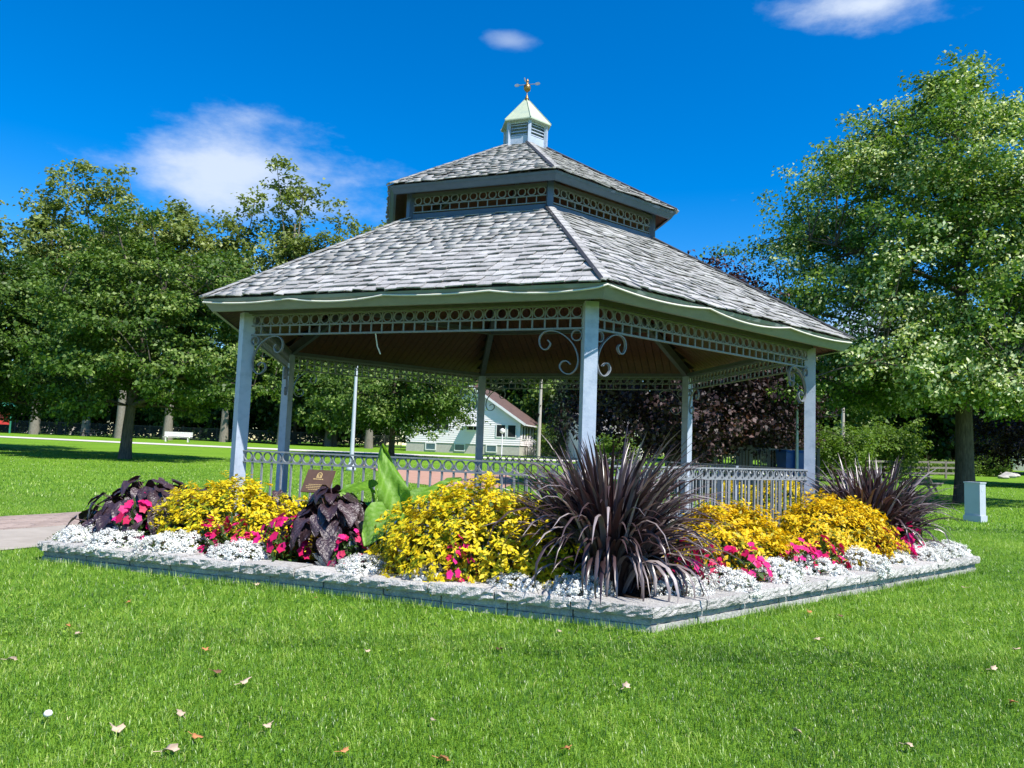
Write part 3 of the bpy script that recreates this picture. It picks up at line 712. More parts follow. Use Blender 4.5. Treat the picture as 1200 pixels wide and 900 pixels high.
eL = math.atan2((hx(0, 1)-hx(5, 1)).y, (hx(0, 1)-hx(5, 1)).x); eR = math.atan2((hx(1, 1)-hx(0, 1)).y, (hx(1, 1)-hx(0, 1)).x)
yellow_mound(bed_at(5, 266, 1.02), 1.02, .62, .70, 1, 'lemon-yellow mounded plant in front of the gazebo corner post by the plaque', rz=eL)
yellow_mound(bed_at(5, 562, .84), .97, .72, .83, 2, 'tallest lemon-yellow mounded plant, spilling over the wall cap beside the elephant ear', rz=eL, n=1300)
yellow_mound(bed_at(0, 852, .98), .72, .58, .66, 3, 'golden-yellow mounded plant next to the large purple grass clump', 'gold_leaf', rz=eR)
yellow_mound(bed_at(0, 972, .86), 1.05, .62, .72, 4, 'wide golden-yellow mounded plant beside the double purple grass clump', 'gold_leaf', rz=eR, n=1250)
for i, (t, h) in enumerate(((.22, .75), (.5, .85), (.78, .75))):
    yellow_mound(bedpt(1, t, 1.05, .13), .85, .6, h, 10+i, 'yellow mounded plant in the bed behind the gazebo side railing', n=500, rz=ROT+1.57)
# ---- white alyssum
ICO = []
def ico():
    t = (1+5**.5)/2; v = np.array([(-1, t, 0), (1, t, 0), (-1, -t, 0), (1, -t, 0), (0, -1, t), (0, 1, t), (0, -1, -t), (0, 1, -t), (t, 0, -1), (t, 0, 1), (-t, 0, -1), (-t, 0, 1)], float); v = unit(v)
    f = np.array([(0, 11, 5), (0, 5, 1), (0, 1, 7), (0, 7, 10), (0, 10, 11), (1, 5, 9), (5, 11, 4), (11, 10, 2), (10, 7, 6), (7, 1, 8), (3, 9, 4), (3, 4, 2), (3, 2, 6), (3, 6, 8), (3, 8, 9), (4, 9, 5), (2, 4, 11), (6, 2, 10), (8, 6, 7), (9, 8, 1)])
    return v, f
IV, IF = ico()
def alyssum_mesh(seed, rx=.30, ry=.24, h=.18, n=430):
    P, nn, r = dome_points(n, rx, ry, h, seed, 0.02); P = P*r.uniform(.93, 1.05, (n, 1)); P[:, 2] += .02
    per = 32; C = np.repeat(P, per, 0)+r.normal(0, .0090, (n*per, 3)); NN = np.repeat(nn, per, 0)
    m_ = len(C); ax = unit(NN+r.normal(0, .5, (m_, 3))); D = unit(np.cross(ax, r.normal(0, 1, (m_, 3))))
    L = r.uniform(.009, .016, m_); v, q = leaf_quads(C-D*L[:, None]*.5, D, ax, L, L*.95, fold=.1)
    a = np.repeat(np.clip(r.normal(.82, .25, m_), 0, 1), 4)
    fl = np_mesh('flowers', v, q, 'alyssum', a)
    n2 = 500; P2, nn2, r2 = dome_points(n2, rx*1.0, ry*1.0, h*.97, seed+9, 0.0); P2[:, 2] += .005; P2 = P2*r2.uniform(.75, 1.02, (n2, 1))
    v, q = leaf_quads(P2, unit(nn2+r2.normal(0, .6, (n2, 3))), nn2, r2.uniform(.02, .035, n2), r2.uniform(.008, .013, n2))
    gr = np_mesh('foliage', v, q, 'bed_green', np.repeat(r2.random(n2), 4)); return fl, gr
ALY = [alyssum_mesh(i) for i in range(5)]
def plant2(name, loc, meshes, label, cat, group, s=1, rz=0, sz=None):
    root = empty(name, loc, label, cat, group); root.rotation_euler[2] = rz; root.scale = (s, s, sz or s)
    for pn, me in meshes:
        c = link(pn, me, root)
        if pn == 'flowers': tag(c, kind='stuff')
    return root
def aly(k, u, inset, s=1, label=None, i=0):
    label = label[i] if k == 5 else label[i-2]
    p = bed_at(k, u, inset-.06, .135); plant2('alyssum', p, (('flowers', ALY[i % 5][0]), ('foliage', ALY[i % 5][1])), label, 'flowers', 'white alyssum along the wall', s*1.08, i*1.9, s*random.uniform(.9, 1.12))
LA = ['white alyssum mound at the very end of the wall beside the path', 'white alyssum mound in front of the magenta impatiens by the path', 'white alyssum mound below the lemon-yellow plant next to magenta impatiens', 'white alyssum mound between the pink clusters before the dark plant', 'white alyssum mound between the silver dusty miller and tallest yellow plant', 'white alyssum mound under the tallest yellow plant beside a small pink cluster', 'white alyssum mound beneath the spilling edge of the tallest yellow plant', 'white alyssum mound under the large purple grass on the shaded wall']
for i, (u, ins, s) in enumerate([(88, .46, 1.1), (140, .42, 1.15), (210, .42, 1.15), (285, .42, 1.05), (428, .42, .95), (512, .40, .85), (604, .36, .85), (680, .40, .95)]): aly(5, u, ins, s, LA, i)
LA = ['white alyssum mound under the large purple grass on the sunlit wall', 'white alyssum mound between red and magenta impatiens on the sunlit wall', 'white alyssum mound right beside the magenta impatiens below the golden plants', 'white alyssum mound before the crimson impatiens of the wide golden plant', 'white alyssum mound under the trailing tip of the wide golden plant', 'white alyssum mound next to red impatiens by the double purple grass', 'white alyssum mound third from the end of the sunlit wall', 'white alyssum mound second from the end of the sunlit wall', 'white alyssum mound at the very end of the sunlit wall']
for i, (u, ins, s) in enumerate([(800, .42, .9), (846, .42, 1.05), (905, .42, 1.1), (948, .45, 1.1), (1000, .42, 1.2), (1043, .42, 1.0), (1072, .42, 1.05), (1098, .42, 1.1), (1122, .42, 1.1)]): aly(0, u, ins, s, LA, i+2)
# ---- pink impatiens
def impatiens_mesh(seed, rx=.26, ry=.2, h=.30, n=60, ng=260):
    P, nn, r = dome_points(n, rx, ry, h, seed, .12); P[:, 2] += .02
    vs = []; qs = []; tn = []
    for i in range(n):
        ax = unit(nn[i]*.8+np.array([.1, -.45, .4])+r.normal(0, .25, 3)); t = unit(np.cross(ax, r.normal(0, 1, 3))); b = np.cross(ax, t); R0 = r.uniform(.028, .042); tv = r.uniform(.15, 1)
        for j in range(5):
            a = 2*np.pi*j/5; d = t*np.cos(a)+b*np.sin(a); s = np.cross(ax, d); p = P[i]; k = len(vs)
            vs += [p, p+d*R0*.6+s*R0*.5+ax*.004, p+d*R0*1.1+ax*r.uniform(-.004, .006), p+d*R0*.6-s*R0*.5+ax*.004]; qs.append((k, k+1, k+2, k+3)); tn += [np.clip(tv+r.uniform(-.1, .1), 0, 1)]*4
    fl = np_mesh('flowers', np.array(vs), qs, 'impatiens', tn)
    P2, nn2, r2 = dome_points(ng, rx*.95, ry*.95, h*.9, seed+5, 0); P2 = P2*r2.uniform(.5, 1, (ng, 1)); P2[:, 2] += .01
    L = r2.uniform(.05, .085, ng); v, q = leaf_quads(P2, unit(nn2+r2.normal(0, .6, (ng, 3))), nn2+np.array([0, 0, .7]), L, L*.42)
    return fl, np_mesh('foliage', v, q, 'bed_green', np.repeat(r2.random(ng)*.8, 4))
IMP = [impatiens_mesh(30+i) for i in range(4)]
def imp(k, u, ins, s, label, i, sz=None):
    plant2('impatiens', bed_at(k, u, ins, .125), (('flowers', IMP[i % 4][0]), ('foliage', IMP[i % 4][1])), label, 'flowers', 'pink impatiens in the flower bed', s*1.22, i*1.3, sz*1.25)
for i, (k, u, ins, s, sz, lab) in enumerate([
    (5, 130, 0.62, .85, .85, 'small pink impatiens cluster below the dark-leaved plant at the wall end'),
    (5, 166, 0.58, 1.0, 1.35, 'dense magenta impatiens cluster between dark-leaved plant and yellow mound'),
    (5, 250, 0.50, .85, .95, 'pink impatiens cluster at the foot of the yellow mound by the plaque'),
    (5, 274, 0.54, .85, 1.0, 'pink impatiens cluster at the foot of the yellow mound by the plaque'),
    (5, 330, 0.52, 1.0, 1.15, 'red-pink impatiens cluster against the dark coleus beside the plaque'),
    (5, 408, 0.54, .7, .9, 'sparse red impatiens cluster under the elephant ear leaf'),
    (5, 540, 0.33, .62, 1.0, 'small pink impatiens cluster in front of the tallest yellow mound'),
    (0, 800, 0.50, .62, 1.1, 'red impatiens peeping from under the large purple grass clump'),
    (0, 826, 0.54, .7, .95, 'red impatiens peeping from under the large purple grass clump'),
    (0, 868, 0.48, .9, .95, 'magenta impatiens cluster between two golden mounds and the sunlit wall'),
    (0, 938, 0.44, .8, .9, 'crimson impatiens cluster at the foot of the wide golden mound'),
    (0, 966, 0.44, .85, .95, 'crimson impatiens cluster at the foot of the wide golden mound'),
    (0, 1038, 0.54, .95, 1.05, 'red impatiens cluster between the wide golden mound and the double purple grass'),
    (0, 1060, 0.54, .95, 1.15, 'red impatiens cluster between the wide golden mound and the double purple grass')]): imp(k, u, ins, s, lab, i, sz)
# ---- purple fountain grass
def strap_clump(loc, label, n, Lm, wd, seed, spread=.24, cx=((0, 0),), up=.0):
    root = empty('purple_grass', loc, label, 'ornamental grass', 'purple grass clumps in the flower bed'); r = np.random.default_rng(seed); V = []; Q = []; T = []; nseg = 9; base = 0
    for i in range(n):
        c = cx[i % len(cx)]; az = r.uniform(0, 2*np.pi); tilt = abs(r.normal(.47, .36)); tilt = min(tilt, 1.25); L = Lm*r.uniform(.62, 1.12)*(1-.12*tilt); w = wd*r.uniform(.6, 1.25); dr = np.array([np.cos(az), np.sin(az), 0]); bend = r.uniform(.6, 2.3)*(.35+tilt*.75)*r.choice([.6, 1.1, 1.5], p=[.25, .45, .3]); tv = np.clip(r.normal(.45, .30), 0, 1)
        p = np.array([c[0], c[1], .0])+dr*r.uniform(0, spread)*np.array([1, 1, 0]); side = np.array([-np.sin(az), np.cos(az), 0]); side = unit(side+r.normal(0, .35, 3)*np.array([1, 1, .3])); ang = tilt*.55; st = L/nseg
        for s in range(nseg+1):
            t = s/nseg; d = dr*np.sin(ang)+np.array([0, 0, 1])*np.cos(ang); nrm = unit(np.cross(side, d)); ww = w*min(1, .45+1.9*t)*(1-t**2.6)+.0012
            V += [p-side*ww*.5+nrm*ww*.20, p-nrm*ww*.05, p+side*ww*.5+nrm*ww*.20]; T += [tv]*3
            if s:
                a = base+(s-1)*3; Q += [(a, a+1, a+4, a+3), (a+1, a+2, a+5, a+4)]
            p = p+d*st; ang += bend*st*1.25*(.35+t*1.25)
            if p[2] < .02: p[2] = .02
        base += (nseg+1)*3
    me = np_mesh('blades', np.array(V), Q, 'strap_leaf', T, smooth=True); link('blades', me, root)
    mb = MB(); 
    for c in cx: mb.lathe((c[0], c[1], -.03), [(.16, 0), (.13, .05), (.05, .10)], 10)
    link('crown_base', mb.mesh('crown_base', 'stem_dark'), root); return root
g0 = bed_at(5, 712, .98)
strap_clump(g0, 'large arching purple-black grass clump at the corner of the flower bed', 860, 1.46, .056, 5, spread=.26)
c1 = bed_at(0, 1010, 1.10); c2 = bed_at(0, 1068, 1.0)
d2 = (c2-c1)
strap_clump(c1, 'double purple grass clump at the far end of the sunlit wall', 800, 1.34, .056, 6, spread=.26, cx=((0, 0), (d2.x*.5, d2.y*.5), (d2.x, d2.y)))
# ---- broad leaves
def broad_leaf(L, Wd, fold=.25, droop=.6, kind='heart', ny=14, nx=8, wave=.05, seed=0, tint=.5):
    r = np.random.default_rng(seed); V = []; Q = []; T = []
    for j in range(ny+1):
        t = j/ny
        if kind == 'heart': w = Wd*.5*(np.sin(np.pi*min(1, (t*.93+.07))**.62))**.85*(1-.15*t)
        else: w = Wd*.5*np.sin(np.pi*(t*.96+.02))**.8
        ang = droop*t; y = L*(np.sin(ang)/max(droop, .01) if droop > .01 else t); z = -L*(1-np.cos(ang))/max(droop, .01)
        for i in range(nx+1):
            s = i/nx*2-1; bk = (-.16*L*(abs(s)**1.3)*(1-t)**2 if kind == 'heart' else 0); x = s*w
            vein = .016*L*np.cos((t*7+abs(s)*2.2)*np.pi*1.3)*abs(s)
            zz = z+fold*abs(x)+vein+wave*L*np.sin(t*9+s*4+seed)*abs(s)
            V.append((x, y+bk, zz)); T.append(np.clip(tint+.22*np.exp(-(s*6)**2)+.24*np.cos((t*7+abs(s)*2.2)*np.pi*1.3)+r.normal(0, .03), 0, 1))
    for j in range(ny):
        for i in range(nx): a = j*(nx+1)+i; Q.append((a, a+1, a+nx+2, a+nx+1))
    return np.array(V), Q, T
def leaf_obj(root, mname, base, tip_dir, nrm, L, Wd, stem_m, seed, **kw):
    """leaf with its stalk, in the plant's own frame"""
    V, Q, T = broad_leaf(L, Wd, seed=seed, **kw); d = Vector(tip_dir).normalized(); n = Vector(nrm); n = (n-d*n.dot(d)).normalized(); x = d.cross(n)
    M = np.array([list(x), list(d), list(n)]); Vw = V @ M
    me = np_mesh('leaf', Vw, Q, mname, T, smooth=True); o = link('leaf', me, root, base)
    return o
def coleus(loc, label, n, seed, R0, H, Lr=(.17, .29)):
    root = empty('dark_leaf_plant', loc, label, 'plant', 'dark purple broad-leaved plants'); rd = random.Random(seed)
    mb = MB()
    for i in range(n):
        az = i*2.399+rd.uniform(-.3, .3); el = math.sqrt((i+.5)/n); r = R0*el*rd.uniform(.75, 1.05); h = H*(1.02-.62*el*el)*rd.uniform(.88, 1.08)
        b = Vector((math.cos(az)*r, math.sin(az)*r, h)); out = Vector((math.cos(az), math.sin(az), 0)); dn = -.15-.75*el+rd.uniform(-.25, .25)
        L = rd.uniform(*Lr); leaf_obj(root, 'coleus_leaf', b, out+Vector((rd.uniform(-.4, .4), rd.uniform(-.4, .4), dn)), Vector((out.x*.5, out.y*.5, 1)), L, L*rd.uniform(.68, .85), None, seed*100+i, fold=rd.uniform(.1, .35), droop=rd.uniform(.5, 1.1), tint=rd.uniform(.15, .6))
        mb.tube([Vector((math.cos(az)*.03, math.sin(az)*.03, -.03)), Vector((b.x*.45, b.y*.45, h*.75)), b], [.010, .008, .005], 5)
    link('stems', mb.mesh('stems', 'stem_dark'), root); return root
coleus(bed_at(5, 145, .95), 'dark purple broad-leaved plant at the path end of the bed', 84, 1, .74, .68, (.19, .33))
coleus(bed_at(5, 388, .80), 'dark purple broad-leaved plant beneath the plaque beside the elephant ear', 60, 2, .44, .74)
q = hx(5, 5.2); coleus(Vector((q.x+.15, q.y+.5, .12)), 'small near-black leafy plant behind the gazebo corner post at the path', 26, 3, .34, .62, (.14, .2))
q = hx(5, 4.75)*.8+hx(0, 4.75)*.2; 
coleus(bedpt(5, .18, 1.62, .13), 'near-black leafy plant behind the yellow mound under the railing', 26, 4, .34, .62, (.14, .2))
# elephant ear
E0 = bed_at(5, 448, 1.05)
ear = empty('elephant_ear_plant', E0, 'bright green elephant ear plant with one tall upright leaf in front of the railing', 'plant')
def ear_leaf(u, v, inset, dirv, nrm, L, Wd, seed, **kw):
    p = bed_at(5, u, inset); zz = p.copy()
    # height along the column where the pixel row falls
    lo, hi = 0, 2.0
    for _ in range(40):
        m_ = (lo+hi)/2
        if proj((p.x, p.y, m_))[1] > v: lo = m_
        else: hi = m_
    b = Vector((p.x, p.y, lo))-E0
    lf = leaf_obj(ear, 'ear_leaf', b, dirv, nrm, L, Wd, 'stem_green', seed, **kw)
    mb = MB(); s0 = Vector((0, 0, -.05))+E0*0; mb.tube([s0, (s0+b)*.5+Vector((0, 0, .12)), b], [.022, .018, .012], 7); link('stalk', mb.mesh('stalk', 'stem_green'), ear)
ear_leaf(462, 606, 1.0, (-.22, .10, 1), (.35, -1, .1), .80, .34, 1, fold=.30, droop=.45, tint=.45, wave=.10)
ear_leaf(452, 598, .72, (-.42, -.45, -.55), (-.1, -.5, .9), .42, .42, 2, fold=.12, droop=.5, tint=.6)
ear_leaf(432, 572, 1.05, (-.8, -.1, .12), (-.1, -.35, 1), .36, .34, 3, fold=.12, droop=.7, tint=.25)
ear_leaf(478, 590, 1.15, (.9, .2, .62), (-.35, -.6, .75), .60, .20, 4, fold=.5, droop=.3, tint=.4)
ear_leaf(405, 590, 1.15, (-.5, .3, .5), (.1, -.6, 1), .28, .24, 5, fold=.15, droop=.5, tint=.7)
# dusty miller
def dusty(loc, label, seed):
    root = empty('dusty_miller', loc, label, 'plant'); r = np.random.default_rng(seed); V = []; D = []; Nn = []; L = []; Wd = []
    for i in range(34):
        az = r.uniform(0, 6.28); el = r.uniform(.15, 1.3); d = np.array([np.cos(az)*np.cos(el), np.sin(az)*np.cos(el), np.sin(el)]); Ls = r.uniform(.12, .22); up = unit(np.cross(np.cross(d, [0, 0, 1.]), d))
        for j in range(7):
            t = .25+.75*j/6; b = d*Ls*t
            for s in (-1, 1):
                sd2 = np.cross(d, up)*s; V.append(b); D.append(d*.7+sd2*.8+up*.1); Nn.append(up); L.append(.045*(1.1-t*.5)); Wd.append(.017)
        V.append(d*Ls*.1); D.append(d); Nn.append(up); L.append(Ls); Wd.append(.02)
    v, q = leaf_quads(np.array(V), np.array(D), np.array(Nn), L, Wd); link('foliage', np_mesh('foliage', v, q, 'silver_leaf', np.repeat(r.random(len(V)), 4)), root)
    mb = MB(); mb.tube([(0, 0, -.04), (0, 0, .05)], .012, 6); link('stem', mb.mesh('stem', 'silver_leaf' if False else 'stem_green'), root)
dusty(bed_at(5, 384, .42), 'silver-leaved dusty miller on the wall edge beneath the dark coleus', 3)
# ---- plaque
pl = bed_at(5, 369, 1.25); sg = empty('plaque_sign', (pl.x, pl.y, .12), 'brown plaque with gold lettering on a stand in front of the railing', 'sign')
nL = Vector((math.sin(ROT-math.pi/6), -math.cos(ROT-math.pi/6), 0)); xL = Vector((-nL.y, nL.x, 0)); tl = R_(28); nv = (nL*math.cos(tl)+Vector((0, 0, 1))*math.sin(tl)); uv = xL.cross(nv)*-1; uv = nv.cross(xL)
Mp = Matrix((xL, nv*-1, uv)).transposed(); pc = Vector((pl.x, pl.y, .92))
mb = MB(); mb.box(pc, (.345, .02, .27), M=Mp); pb = mb.build('board', 'plaque', sg)
mb = MB(); mb.box((pl.x-nL.x*.03, pl.y-nL.y*.03, .48), (.06, .06, .80), rz=math.atan2(xL.y, xL.x)); mb.build('stand_post', 'dark_metal', sg)
def on_pl(x, z): return pc+xL*x+uv*z+nv*.0115
mb = MB()
# little arch emblem and text lines
for w_, z_, h_ in ((.13, .022, .010), (.20, -.045, .006), (.26, -.065, .006), (.24, -.085, .006), (.17, -.105, .006)):
    n_ = max(4, int(w_/.018)); x = -w_/2
    rdp = random.Random(int(z_*1000))
    while x < w_/2:
        l = rdp.uniform(.012, .03); mb.box(on_pl(x+l/2, z_), (l, .002, h_), M=Mp); x += l+.006
tag(mb.build('lettering', 'gold', pb), kind='stuff')
mb = MB(); arc = []
for q in range(9): g = math.pi*q/8; arc.append(on_pl(.028*math.cos(g), .072+.028*math.sin(g)))
mb.ribbon([on_pl(.028, .045)]+arc+[on_pl(-.028, .045)], nv, .003, .008); mb.ribbon([on_pl(.012, .045), on_pl(.012, .075), on_pl(-.012, .075), on_pl(-.012, .045)], nv, .003, .006); mb.ribbon([on_pl(-.034, .042), on_pl(.034, .042)], nv, .003, .007)
mb.build('emblem', 'gold', pb)
# blue electrical box behind the elephant ear
bp_ = bed_at(5, 449, 1.45); bx_ = empty('blue_box', (bp_.x, bp_.y, .13), 'small blue electrical box half hidden behind the elephant ear leaves', 'box')
mb = MB(); mb.box((bp_.x, bp_.y, .40), (.24, .20, .50), rz=eL); mb.build('casing', 'bin_blue', bx_); mb = MB(); mb.box((bp_.x, bp_.y, .66), (.27, .23, .03), rz=eL); mb.build('lid', 'bin_blue', bx_)

# ------------------------------------------------------------------ paths
def line_pts(a, b, n): return [tuple(np.array(a[:2])*(1-i/n)+np.array(b[:2])*i/n) for i in range(n+1)]
fa, fb = ground_pt(0, 606), ground_pt(95, 600.5); na, nb_ = ground_pt(0, 646), ground_pt(48, 640)
dF = (fb-fa).normalized(); mid_a, mid_b = ground_pt(0, 623), ground_pt(95, 616)
ext = 14
fL, fR = fa-dF*ext, fb+dF*2.4
nL_, nR = na-dF*ext, na+dF*3.2
mL, mR = fL*.52+nL_*.48, fR*.52+nR*.48
path = strip('path', [tuple(mL)[:2], tuple(mR)[:2]], [tuple(nL_)[:2], tuple(nR)[:2]], 'concrete', .012)
# joint bed and separate pavers of the brick half
brick_bed = strip('brick_path', [tuple(fL)[:2], tuple(fR)[:2]], [tuple(mL)[:2], tuple(mR)[:2]], 'soil', .006)
pv = box_mesh('paver', (.292, .142, .05), 'paver'); W_ = (fa-mL).dot(Vector((-dF.y, dF.x, 0))); acr = Vector((-dF.y, dF.x, 0)); wid = abs((fL-mL).dot(acr)); rzp = math.atan2(dF.y, dF.x); cnt = 0
rowsn = int(wid/.15)
for j in range(rowsn):
    for i in range(40):
        s = 10.6+(i+(.5 if j % 2 else 0))*.30
        p = mL+dF*s+acr*(.075+j*.15)
        if cnt >= 300 or p.x < -8.6 or p.x > -4.6: continue
        cnt += 1; link('paver', pv, brick_bed, (p.x, p.y, -.007+random.uniform(-.002, .002)), (random.uniform(-.006, .006), random.uniform(-.006, .006), rzp+random.uniform(-.01, .01)))
mb = MB()
for j in range(rowsn):
    for i in range(62):
        s = (i+(.5 if j % 2 else 0))*.30; p = mL+dF*s+acr*(.075+j*.15)
        if -8.6 <= p.x <= -4.6: continue
        mb.box((p.x, p.y, -.007), (.292, .142, .05), rz=rzp)
o = mb.build('paver_courses', 'paver', brick_bed); tag(o, kind='stuff')
# far concrete walk and the pink walk behind the gazebo
strip('far_path', [tuple(at_dist(u, 70)[:2]) for u in range(-500, 701, 60)], [tuple(at_dist(u, 66)[:2]) for u in range(-500, 701, 60)], 'far_concrete', .03)
g1 = [ground_pt(u, v) for u, v in ((420, 546), (440, 549), (470, 551), (520, 552.5), (560, 553), (590, 556), (600, 560))]
g2 = [ground_pt(u, v) for u, v in ((421, 546.5), (452, 556), (480, 566), (520, 571), (560, 573), (592, 572), (604, 566))]
strip('pink_path', [tuple(p)[:2] for p in g1], [tuple(p)[:2] for p in g2], 'pink_paver', .012)
# ------------------------------------------------------------------ grass
hexB = [hx(k, R_BED+.02) for k in range(6)]
def in_bed(x, y):
    ok = np.ones(len(x), bool)
    for k in range(6):
        a, b = hexB[k], hexB[(k+1) % 6]; e = b-a; ok &= ((x-a.x)*e.y-(y-a.y)*e.x) < 0
    return ok
def in_path(x, y):
    s = (x-fL.x)*acr.x+(y-fL.y)*acr.y; t = (x-fL.x)*dF.x+(y-fL.y)*dF.y; w2 = (nL_-fL).dot(acr)
    lo, hi = min(0, w2), max(0, w2); return (s > lo-.0) & (s < hi+.0) & (t < (fR-fL).length+.3)
def in_pink(x, y):
    gx = np.array([p.x for p in g1]); gy1 = np.array([p.y for p in g1]); hx_ = np.array([p.x for p in g2]); gy2 = np.array([p.y for p in g2])
    return (y < np.interp(x, gx, gy1, left=-1, right=-1)) & (y > np.interp(x, hx_, gy2, left=1e3, right=1e3))
def blades(n, y0, y1, L, Wd, seed, power=1.0, bent=True, margin=.85, lmul=None):
    r = np.random.default_rng(seed); y = y0+(y1-y0)*r.random(n)**power; x = (r.random(n)*2-1)*(y*margin+2.4)+.0
    keep = ~in_bed(x, y) & ~in_path(x, y) & ~in_pink(x, y); x, y = x[keep], y[keep]; n = len(x)
    pat = snoise(x, y, .9, 3)*.55+snoise(x, y, 3.1, 4)*.35; cl = snoise(x, y, 13, 5)*.7+snoise(x, y, 31, 6)*.6
    h = L*(1+.28*pat+.22*cl)*r.uniform(.55, 1.3, n); w = Wd*r.uniform(.6, 1.35, n); az = r.uniform(0, 6.283, n); h = h*np.where(r.random(n) < .05, 1.6, 1.0); bd = r.uniform(.25, 1.6, n)+.4*np.clip(cl, -.3, 1)
    d = np.stack([np.cos(az), np.sin(az), np.zeros(n)], 1); a2 = az+r.normal(1.57, .5, n); s = np.stack([np.cos(a2), np.sin(a2), np.zeros(n)], 1); up = np.array([0, 0, 1.])
    b = np.stack([x, y, gz(x, y)], 1); hh = h[:, None]; ww = w[:, None]; bb = bd[:, None]
    tip = b+up*hh*np.maximum(.22, 1-.27*bb*bb)+d*hh*bb*.75
    tv = np.clip(.43+.36*pat+.18*cl+r.normal(0, .20, n), 0, .84); dry = r.random(n) < (.012+.035*np.clip(snoise(x, y, 1.7, 8), 0, 1)); tv[dry] = r.uniform(.9, 1, dry.sum())
    if bent:
        m = b+up*hh*.55+d*hh*bb*.22
        V = np.stack([b-s*ww*.5, b+s*ww*.5, m+s*ww*.42, m-s*ww*.42, tip], 1).reshape(-1, 3); k = np.arange(n)[:, None]*5
        return V, k+np.array([[0, 1, 2, 3]]), k+np.array([[3, 2, 4]]), np.repeat(tv, 5)
    V = np.stack([b-s*ww*.5, b+s*ww*.5, tip], 1).reshape(-1, 3); k = np.arange(n)[:, None]*3
    return V, None, k+np.array([[0, 1, 2]]), np.repeat(tv, 3)
V, Q, T, tv = blades(340000, 2.0, 5.6, .037, .0034, 1, power=.85)
o = link('grass', np_mesh('grass', V, Q, 'grass_blade', tv, tris=T)); tag(o, 'short mown grass blades of the lawn in front of the bed', 'grass', kind='stuff')
V, Q, T, tv = blades(620000, 5.2, 17, .042, .0058, 2, power=1.25, bent=False)
o = link('grass', np_mesh('grass', V, None, 'grass_blade', tv, tris=T)); tag(o, 'mown grass blades of the lawn beside the gazebo', 'grass', kind='stuff')
V, Q, T, tv = blades(220000, 16, 48, .06, .018, 3, power=1.1, bent=False)
o = link('grass', np_mesh('grass', V, None, 'grass_blade', tv, tris=T)); tag(o, 'mown grass blades of the lawn beyond the gazebo', 'grass', kind='stuff')
# taller fringe the mower misses along the wall foot
def fringe():
    r = np.random.default_rng(9); Vs = []; Ts = []
    for k in (5, 0):
        n = 5200; t = r.random(n); off = r.uniform(.0, .13, n)**1.0; A, B, e, nn = side_frame(k, R_BED-.03)
        x = A.x+(B.x-A.x)*t+nn.x*off; y = A.y+(B.y-A.y)*t+nn.y*off; dens = r.random(n) < (.45+.5*snoise(t*9, t*0, 2, 4+k)); x, y = x[dens], y[dens]; n = len(x)
        h = r.uniform(.04, .085, n)[:, None]; az = r.uniform(0, 6.28, n); d = np.stack([np.cos(az), np.sin(az), 0*az], 1); s = np.stack([-np.sin(az), np.cos(az), 0*az], 1); b = np.stack([x, y, 0*x], 1); w = r.uniform(.004, .008, n)[:, None]
        tip = b+np.array([0, 0, 1.])*h+d*h*.5; Vs.append(np.stack([b-s*w/2, b+s*w/2, tip], 1).reshape(-1, 3)); Ts.append(np.repeat(np.clip(r.normal(.5, .2, n), 0, 1), 3))
    V = np.concatenate(Vs); o = link('grass', np_mesh('grass', V, None, 'grass_blade', np.concatenate(Ts), tris=np.arange(len(V)).reshape(-1, 3))); tag(o, 'longer grass fringe along the foot of the stone wall', 'grass', kind='stuff')
fringe()
# clover and plantain rosettes among the grass
def weeds():
    r = np.random.default_rng(12); n = 15000; y = r.uniform(2.6, 9.5, n); x = (r.random(n)*2-1)*(y*.85+.5); k = (snoise(x, y, 1.4, 21) > .12) & ~in_bed(x, y) & ~in_path(x, y); x, y = x[k], y[k]; n = len(x)
    P = np.stack([x, y, r.uniform(.02, .045, n)], 1); az = r.uniform(0, 6.28, n); D = np.stack([np.cos(az), np.sin(az), r.uniform(-.2, .3, n)], 1); N_ = np.stack([r.normal(0, .3, n), r.normal(0, .3, n), np.ones(n)], 1)
    v, q = leaf_quads(P, D, N_, r.uniform(.016, .030, n), r.uniform(.012, .022, n)); o = link('clover', np_mesh('clover', v, q, 'grass_blade', np.repeat(np.clip(r.normal(.55, .14, n), 0, .85), 4))); tag(o, 'clover and broadleaf weeds mixed into the lawn', 'clover', kind='stuff')
weeds()
# ---- fallen leaves
def fallen_mesh(seed, m, s):
    r = random.Random(seed); mb = MB(); rim = []; nn = 14
    for k in range(nn):
        a = 2*math.pi*k/nn; rr = s*(1 if k % 2 else .68)*r.uniform(.85, 1.1)*(1+.35*math.cos(a)); rim.append(Vector((rr*math.cos(a), rr*.72*math.sin(a), .25*s*math.sin(2*a+seed)+.35*abs(rr*math.sin(a))*r.uniform(.2, 1))))
    top = [Vector((0, 0, .001))]+rim; th = Vector((0, 0, -.0012)); N_ = len(top)
    vs = top+[v+th for v in top]; fs = [(0, 1+k, 1+(k+1) % nn) for k in range(nn)]+[(N_, N_+1+(k+1) % nn, N_+1+k) for k in range(nn)]+[(1+k, N_+1+k, N_+1+(k+1) % nn, 1+(k+1) % nn) for k in range(nn)]
    mb.add(vs, fs, True); mb.tube([(-s*.6, 0, .0), (-s*1.5, .1*s, .004)], .0016, 5); return mb.mesh('fallen_leaf', m)
fl_m = {c: [fallen_mesh(i, 'fallen_'+c, .030) for i in range(3)] for c in ('tan', 'orange', 'brown')}
